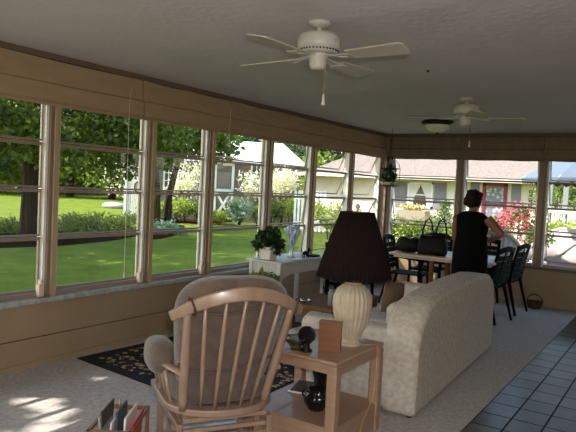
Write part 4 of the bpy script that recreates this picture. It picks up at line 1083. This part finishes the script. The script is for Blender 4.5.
# door
dx0, dx1 = px_x(483.5, YH), px_x(508, YH); dzt = px_z(495, 183, YH)
b = MB(); b.box(dx0, dx0+.1, -.08, 0, 0, dzt); b.box(dx1-.1, dx1, -.08, 0, 0, dzt); b.box(dx0, dx1, -.08, 0, dzt-.1, dzt); b.box(dx0+.1, dx1-.1, -.06, -.01, 0, .75); b.box(dx0+.1, dx1-.1, -.06, -.01, 1.38, 1.46)
dob = b.build('front_door', MAR, HS)
sm = bpy.data.materials.new('lace_screen'); sm.use_nodes = True; nt = sm.node_tree; v = nt.nodes.new('ShaderNodeTexVoronoi'); v.inputs['Scale'].default_value = 9
tcn = nt.nodes.new('ShaderNodeTexCoord'); nt.links.new(tcn.outputs['Object'], v.inputs['Vector']); cr = nt.nodes.new('ShaderNodeValToRGB'); cr.color_ramp.elements[0].color = C3(232, 228, 226); cr.color_ramp.elements[1].color = C3(120, 116, 122); cr.color_ramp.elements[1].position = .55
nt.links.new(v.outputs['Distance'], cr.inputs[0]); nt.links.new(cr.outputs[0], nt.nodes['Principled BSDF'].inputs['Base Color'])
MB().box(dx0+.1, dx1-.1, -.03, -.012, .75, dzt-.1).build('screen', sm, dob)
for u0, u1 in ((471, 480), (512, 521.5)):
    s0, s1 = px_x(u0, YH), px_x(u1, YH); b = MB(); b.box(s0, s1, -.04, 0, .9, px_z(515, 184, YH))
    for k in range(12): zz = 1.0+.09*k; b.box(s0+.05, s1-.05, -.055, -.04, zz, zz+.04)
    b.build('shutter', SHUT, HS)
nx = px_x(531.5, YH); b = MB()
for k, (pa) in enumerate((193, 198.5, 204)):
    zc = px_z(531.5, pa, YH)
    for (dx_, dz_, w_, h_) in ((0, .07, .1, .025), (0, 0, .1, .025), (0, -.07, .1, .025), (.045, 0, .022, .15), (-.045, -.03 if k else .03, .022, .08)): b.box(nx+dx_-w_/2, nx+dx_+w_/2, -.03, 0, zc+dz_-h_/2, zc+dz_+h_/2)
b.build('house_number', mat('brown_number', (110, 72, 54), .6), HS)
# porch of the house: posts, balustrade
PO = tag(E('porch_railing', (0, 16.6, G)), 'white porch balustrade with turned balusters right of the house number', 'railing')
YP = 16.6; bx0, bx1 = px_x(547, YP), px_x(640, YP); bz0, bz1 = px_z(560, 226, YP), px_z(560, 210.5, YP)
MB().box(bx0, bx1, -.05, .05, bz1-.07, bz1).build('top_rail', WT, PO); MB().box(bx0, bx1, -.05, .05, bz0, bz0+.06).build('bottom_rail', WT, PO)
for k in range(14):
    x = bx0+.08+k*.19
    if x > bx1: break
    hgt = bz1-bz0-.13
    MB().lathe([(.035, 0), (.035, .05), (.02, .07), (.05, hgt*.35), (.025, hgt*.65), (.02, hgt-.07), (.035, hgt-.05), (.035, hgt)], (x, 0, bz0+.06), 10).build('baluster', WT, PO, smooth=True)
for x in (px_x(550, YP), px_x(566, YP)): MB().box(x-.06, x+.06, .06, .18, 0, 2.3).build('post', mat('grey_green_post', (126, 128, 118), .6), PO)
shrub(556, 195, 18.6, .7, .55, LEAFG, 'green climbing shrub behind the porch posts', count=900, size=.13)
shrub(573, 233, 15.2, 1.3, .3, LEAFY, 'yellow green hedge below the white balustrade', count=1300, size=.11)
# conical evergreen and low shrubs before the house
p = at(444, 222, 1, 17.2)
CNF = tag(E('conical_evergreen', (p.x, 17.2, G)), 'small cone-shaped evergreen in front of the house wall', 'shrub')
lv = MB(); hgt = px_z(444, 201, 17.2); bl = [((0, 0, hgt*t), (.56*(1-t*t)+.06, .56*(1-t*t)+.06, hgt*.16), (1-t)+.3) for t in (.12, .28, .44, .6, .76, .9)]
lv.leaves(bl, 3600, .08, .5, rnd=random.Random(9), aspect=.4); lv.build('foliage', mat('conifer_leaf', (74, 94, 44), .6, rgb2=(112, 128, 60), island=True), CNF); MB().tube([(0, 0, 0), (0, 0, hgt*.8)], [.05, .02], 8).build('trunk', BARK, CNF)
for (px, py, hw, hh, m, lb) in [(404, 234, .8, .42, LEAFY, 'yellow green shrub before the house beside the corner post'), (424, 229, .8, .42, LEAFG, 'green shrub under the window box'), (458, 236, .55, .4, LEAFY, 'yellow green shrub right of the conical evergreen'),
                            (392, 226, .5, .4, LEAFG, 'small green shrub seen beside the corner post'), (330, 215, .8, .5, LEAFY, 'yellow green shrub at the left end of the house wall'), (346, 222, .9, .5, LEAFG, 'green shrub below the left end of the house wall')]:
    shrub(px, py, 16.9, hw, hh, m, lb, count=900, size=.11)
# pink flowers on the patio
for (px, py, Y, hw, hh, nb2, lb) in [(503, 224, 13.0, .2, .2, 60, 'bright pink flowers beside the woman\'s elbow'), (515, 222, 12.6, .28, .42, 150, 'tall pink flowering plant in front of the house door'), (529, 226, 12.9, .26, .4, 110, 'pink flowering plant beside the window post')]:
    shrub(px, py, Y, hw, hh, LEAFG, lb, cat='flowering plant', count=230, size=.08, name='flowering_plant', blossoms=PINK, nb=nb2*2//3, bs=.055)
shrub(541, 237, 11.8, .3, .22, LEAFG, 'round green patio plant behind the window post', cat='plant', count=700, size=.06, name='patio_plant')
# patio umbrella
UX, UY = 2.95, 11.6
UM = tag(E('patio_umbrella', (UX, UY, G)), 'blue grey patio umbrella at the right edge outside the back window', 'umbrella')
rim, apex, rad = 2.02, 2.78, 1.32
b = MB(); n = 8; vs = []
for s, z in ((1, rim), (.55, rim+(apex-rim)*.5), (.14, apex-.03)):
    for k in range(n): a = 2*PI*k/n+PI/8; vs.append((rad*s*math.cos(a), rad*s*math.sin(a), z))
vs.append((0, 0, apex)); fs = [(i*n+k, i*n+(k+1) % n, (i+1)*n+(k+1) % n, (i+1)*n+k) for i in range(2) for k in range(n)]+[(2*n+k, 2*n+(k+1) % n, 3*n) for k in range(n)]
UMB = mat('blue_grey_canvas', (104, 116, 128), .9, translucent=.15)
b.add(vs, fs); cn = b.build('canopy', UMB, UM, solid=.004)
b = MB()
for k in range(n):
    a0, a1 = 2*PI*k/n+PI/8, 2*PI*(k+1)/n+PI/8
    A, B2_ = Vector((rad*math.cos(a0), rad*math.sin(a0), rim)), Vector((rad*math.cos(a1), rad*math.sin(a1), rim))
    for j in range(5):
        u, v_ = A.lerp(B2_, j/5), A.lerp(B2_, (j+1)/5); m_ = (u+v_)/2
        b.add([u, v_, v_-Vector((0, 0, .06)), m_-Vector((0, 0, .11)), u-Vector((0, 0, .06))], [(0, 1, 2, 3, 4)])
b.build('scalloped_edge', UMB, cn, solid=.004)
MB().tube([(0, 0, .05), (0, 0, apex+.06)], .022, 12).build('pole', mat('white_pole', (220, 220, 216), .4), UM)
for k in range(n):
    a = 2*PI*k/n+PI/8; MB().tube([(0, 0, apex-.03), (rad*math.cos(a), rad*math.sin(a), rim)], .008, 6).build('rib', MATS['white_pole'], UM)
MB().lathe([(0, .03), (.26, .03), (.26, .06), (.1, .11), (.04, .25), (0, .25)], n=24).build('base', MATS['white_pole'], UM)
# white wicker chairs
WK = mat('white_wicker', (176, 164, 158), .7, bump=.5, bscale=50)
def wicker(loc, rz, label, first=None):
    if first: c = copy_tree(first); c.location = loc; c.rotation_euler = (0, 0, rz); c['label'] = label; return c
    c = tag(E('wicker_chair', loc, rz), label, 'chair', 'white wicker patio chairs')
    b = MB(); n = 20
    def top(a): return .60+.40*max(0, math.sin(a))**1.3
    vs = []; 
    A = [PI*(-.12)+PI*1.24*k/n for k in range(n+1)]
    for k, a in enumerate(A):
        for z in (.3, top(a)):
            r = .36 if z < .4 else .40
            vs.append((r*math.cos(a), -r*math.sin(a), z))
    b.add(vs, [(2*k, 2*k+2, 2*k+3, 2*k+1) for k in range(n)])
    b.build('back_shell', WK, c, smooth=True, solid=.02)
    r_ = MB()
    for k in range(0, n+1):
        a = A[k]; r_.tube([(.37*math.cos(a), -.37*math.sin(a), .3), (.412*math.cos(a), -.412*math.sin(a), top(a))], .009, 6)
    r_.build('ribs', WK, c, smooth=True)
    r_ = MB(); r_.tube([(.41*math.cos(a), -.41*math.sin(a), top(a)) for a in A]+[], .03, 10); r_.build('rolled_rim', WK, c, smooth=True)
    for s in (-1, 1):
        r_ = MB(); r_.tube([(s*.38, .12, .56), (s*.4, .24, .58), (s*.4, .30, .52), (s*.38, .28, .45), (s*.37, .2, .44)], .028, 10); r_.build('armrest', WK, c, smooth=True)
    MB().lathe([(0, .3), (.35, .3), (.36, .34), (.34, .38), (0, .38)], n=28).build('seat', WK, c, smooth=True)
    MB().lathe([(0, .38), (.3, .38), (.32, .42), (.28, .455), (0, .46)], n=28).build('cushion', mat('pale_cushion', (190, 182, 178), .9), c, smooth=True)
    for x, y in ((.24, .22), (-.24, .22), (.24, -.22), (-.24, -.22)):
        MB().tube([(x, y, 0), (x, y, .32)], .02, 10).build('leg', WK, c)
    c.scale = (1.15, 1.15, 1.08)
    return c
w0 = wicker((1.42, 10.75, G+.03), math.radians(12), 'white wicker patio chair outside the window directly behind the woman')
wicker((2.72, 10.75, G+.03), math.radians(140), 'white wicker patio chair at the right edge outside the back window', w0)
wicker((2.1, 12.2, G+.03), math.radians(160), 'white wicker patio chair farther out on the patio behind the window post', w0)

# ================================================================== LIGHT
w = bpy.data.worlds.new('world'); sc.world = w; w.use_nodes = True
nt = w.node_tree; bg = nt.nodes['Background']
sky = nt.nodes.new('ShaderNodeTexSky'); sky.sky_type = 'NISHITA'; sky.sun_disc = False
SUN = Vector((-.50, -.50, .72)).normalized()
sky.sun_elevation = math.asin(SUN.z); sky.sun_rotation = math.atan2(SUN.x, SUN.y); sky.air_density = 1.3; sky.dust_density = 1.2; sky.ozone_density = 1
nt.links.new(sky.outputs[0], bg.inputs[0]); bg.inputs[1].default_value = .52
sl = bpy.data.lights.new('sun', 'SUN'); sl.energy = 8.5; sl.angle = .01; sl.color = (1, .95, .90)
so = bpy.data.objects.new('sun', sl); col.objects.link(so); so.rotation_euler = SUN.to_track_quat('Z', 'Y').to_euler()

sc.view_settings.view_transform = 'Standard'; sc.view_settings.look = 'None'; sc.view_settings.gamma = 1; sc.view_settings.use_curve_mapping = False
sc.view_settings.exposure = .3
fl = bpy.data.lights.new('camera_flash', 'AREA'); fl.shape = 'DISK'; fl.size = .06; fl.energy = 44; fl.color = (1, .93, .89)
fo = bpy.data.objects.new('camera_flash', fl); col.objects.link(fo)
fo.matrix_world = cam.matrix_world @ Matrix.Translation((.05, .09, .02))
sc.cycles.max_bounces = 10; sc.cycles.diffuse_bounces = 6; sc.cycles.transparent_max_bounces = 24
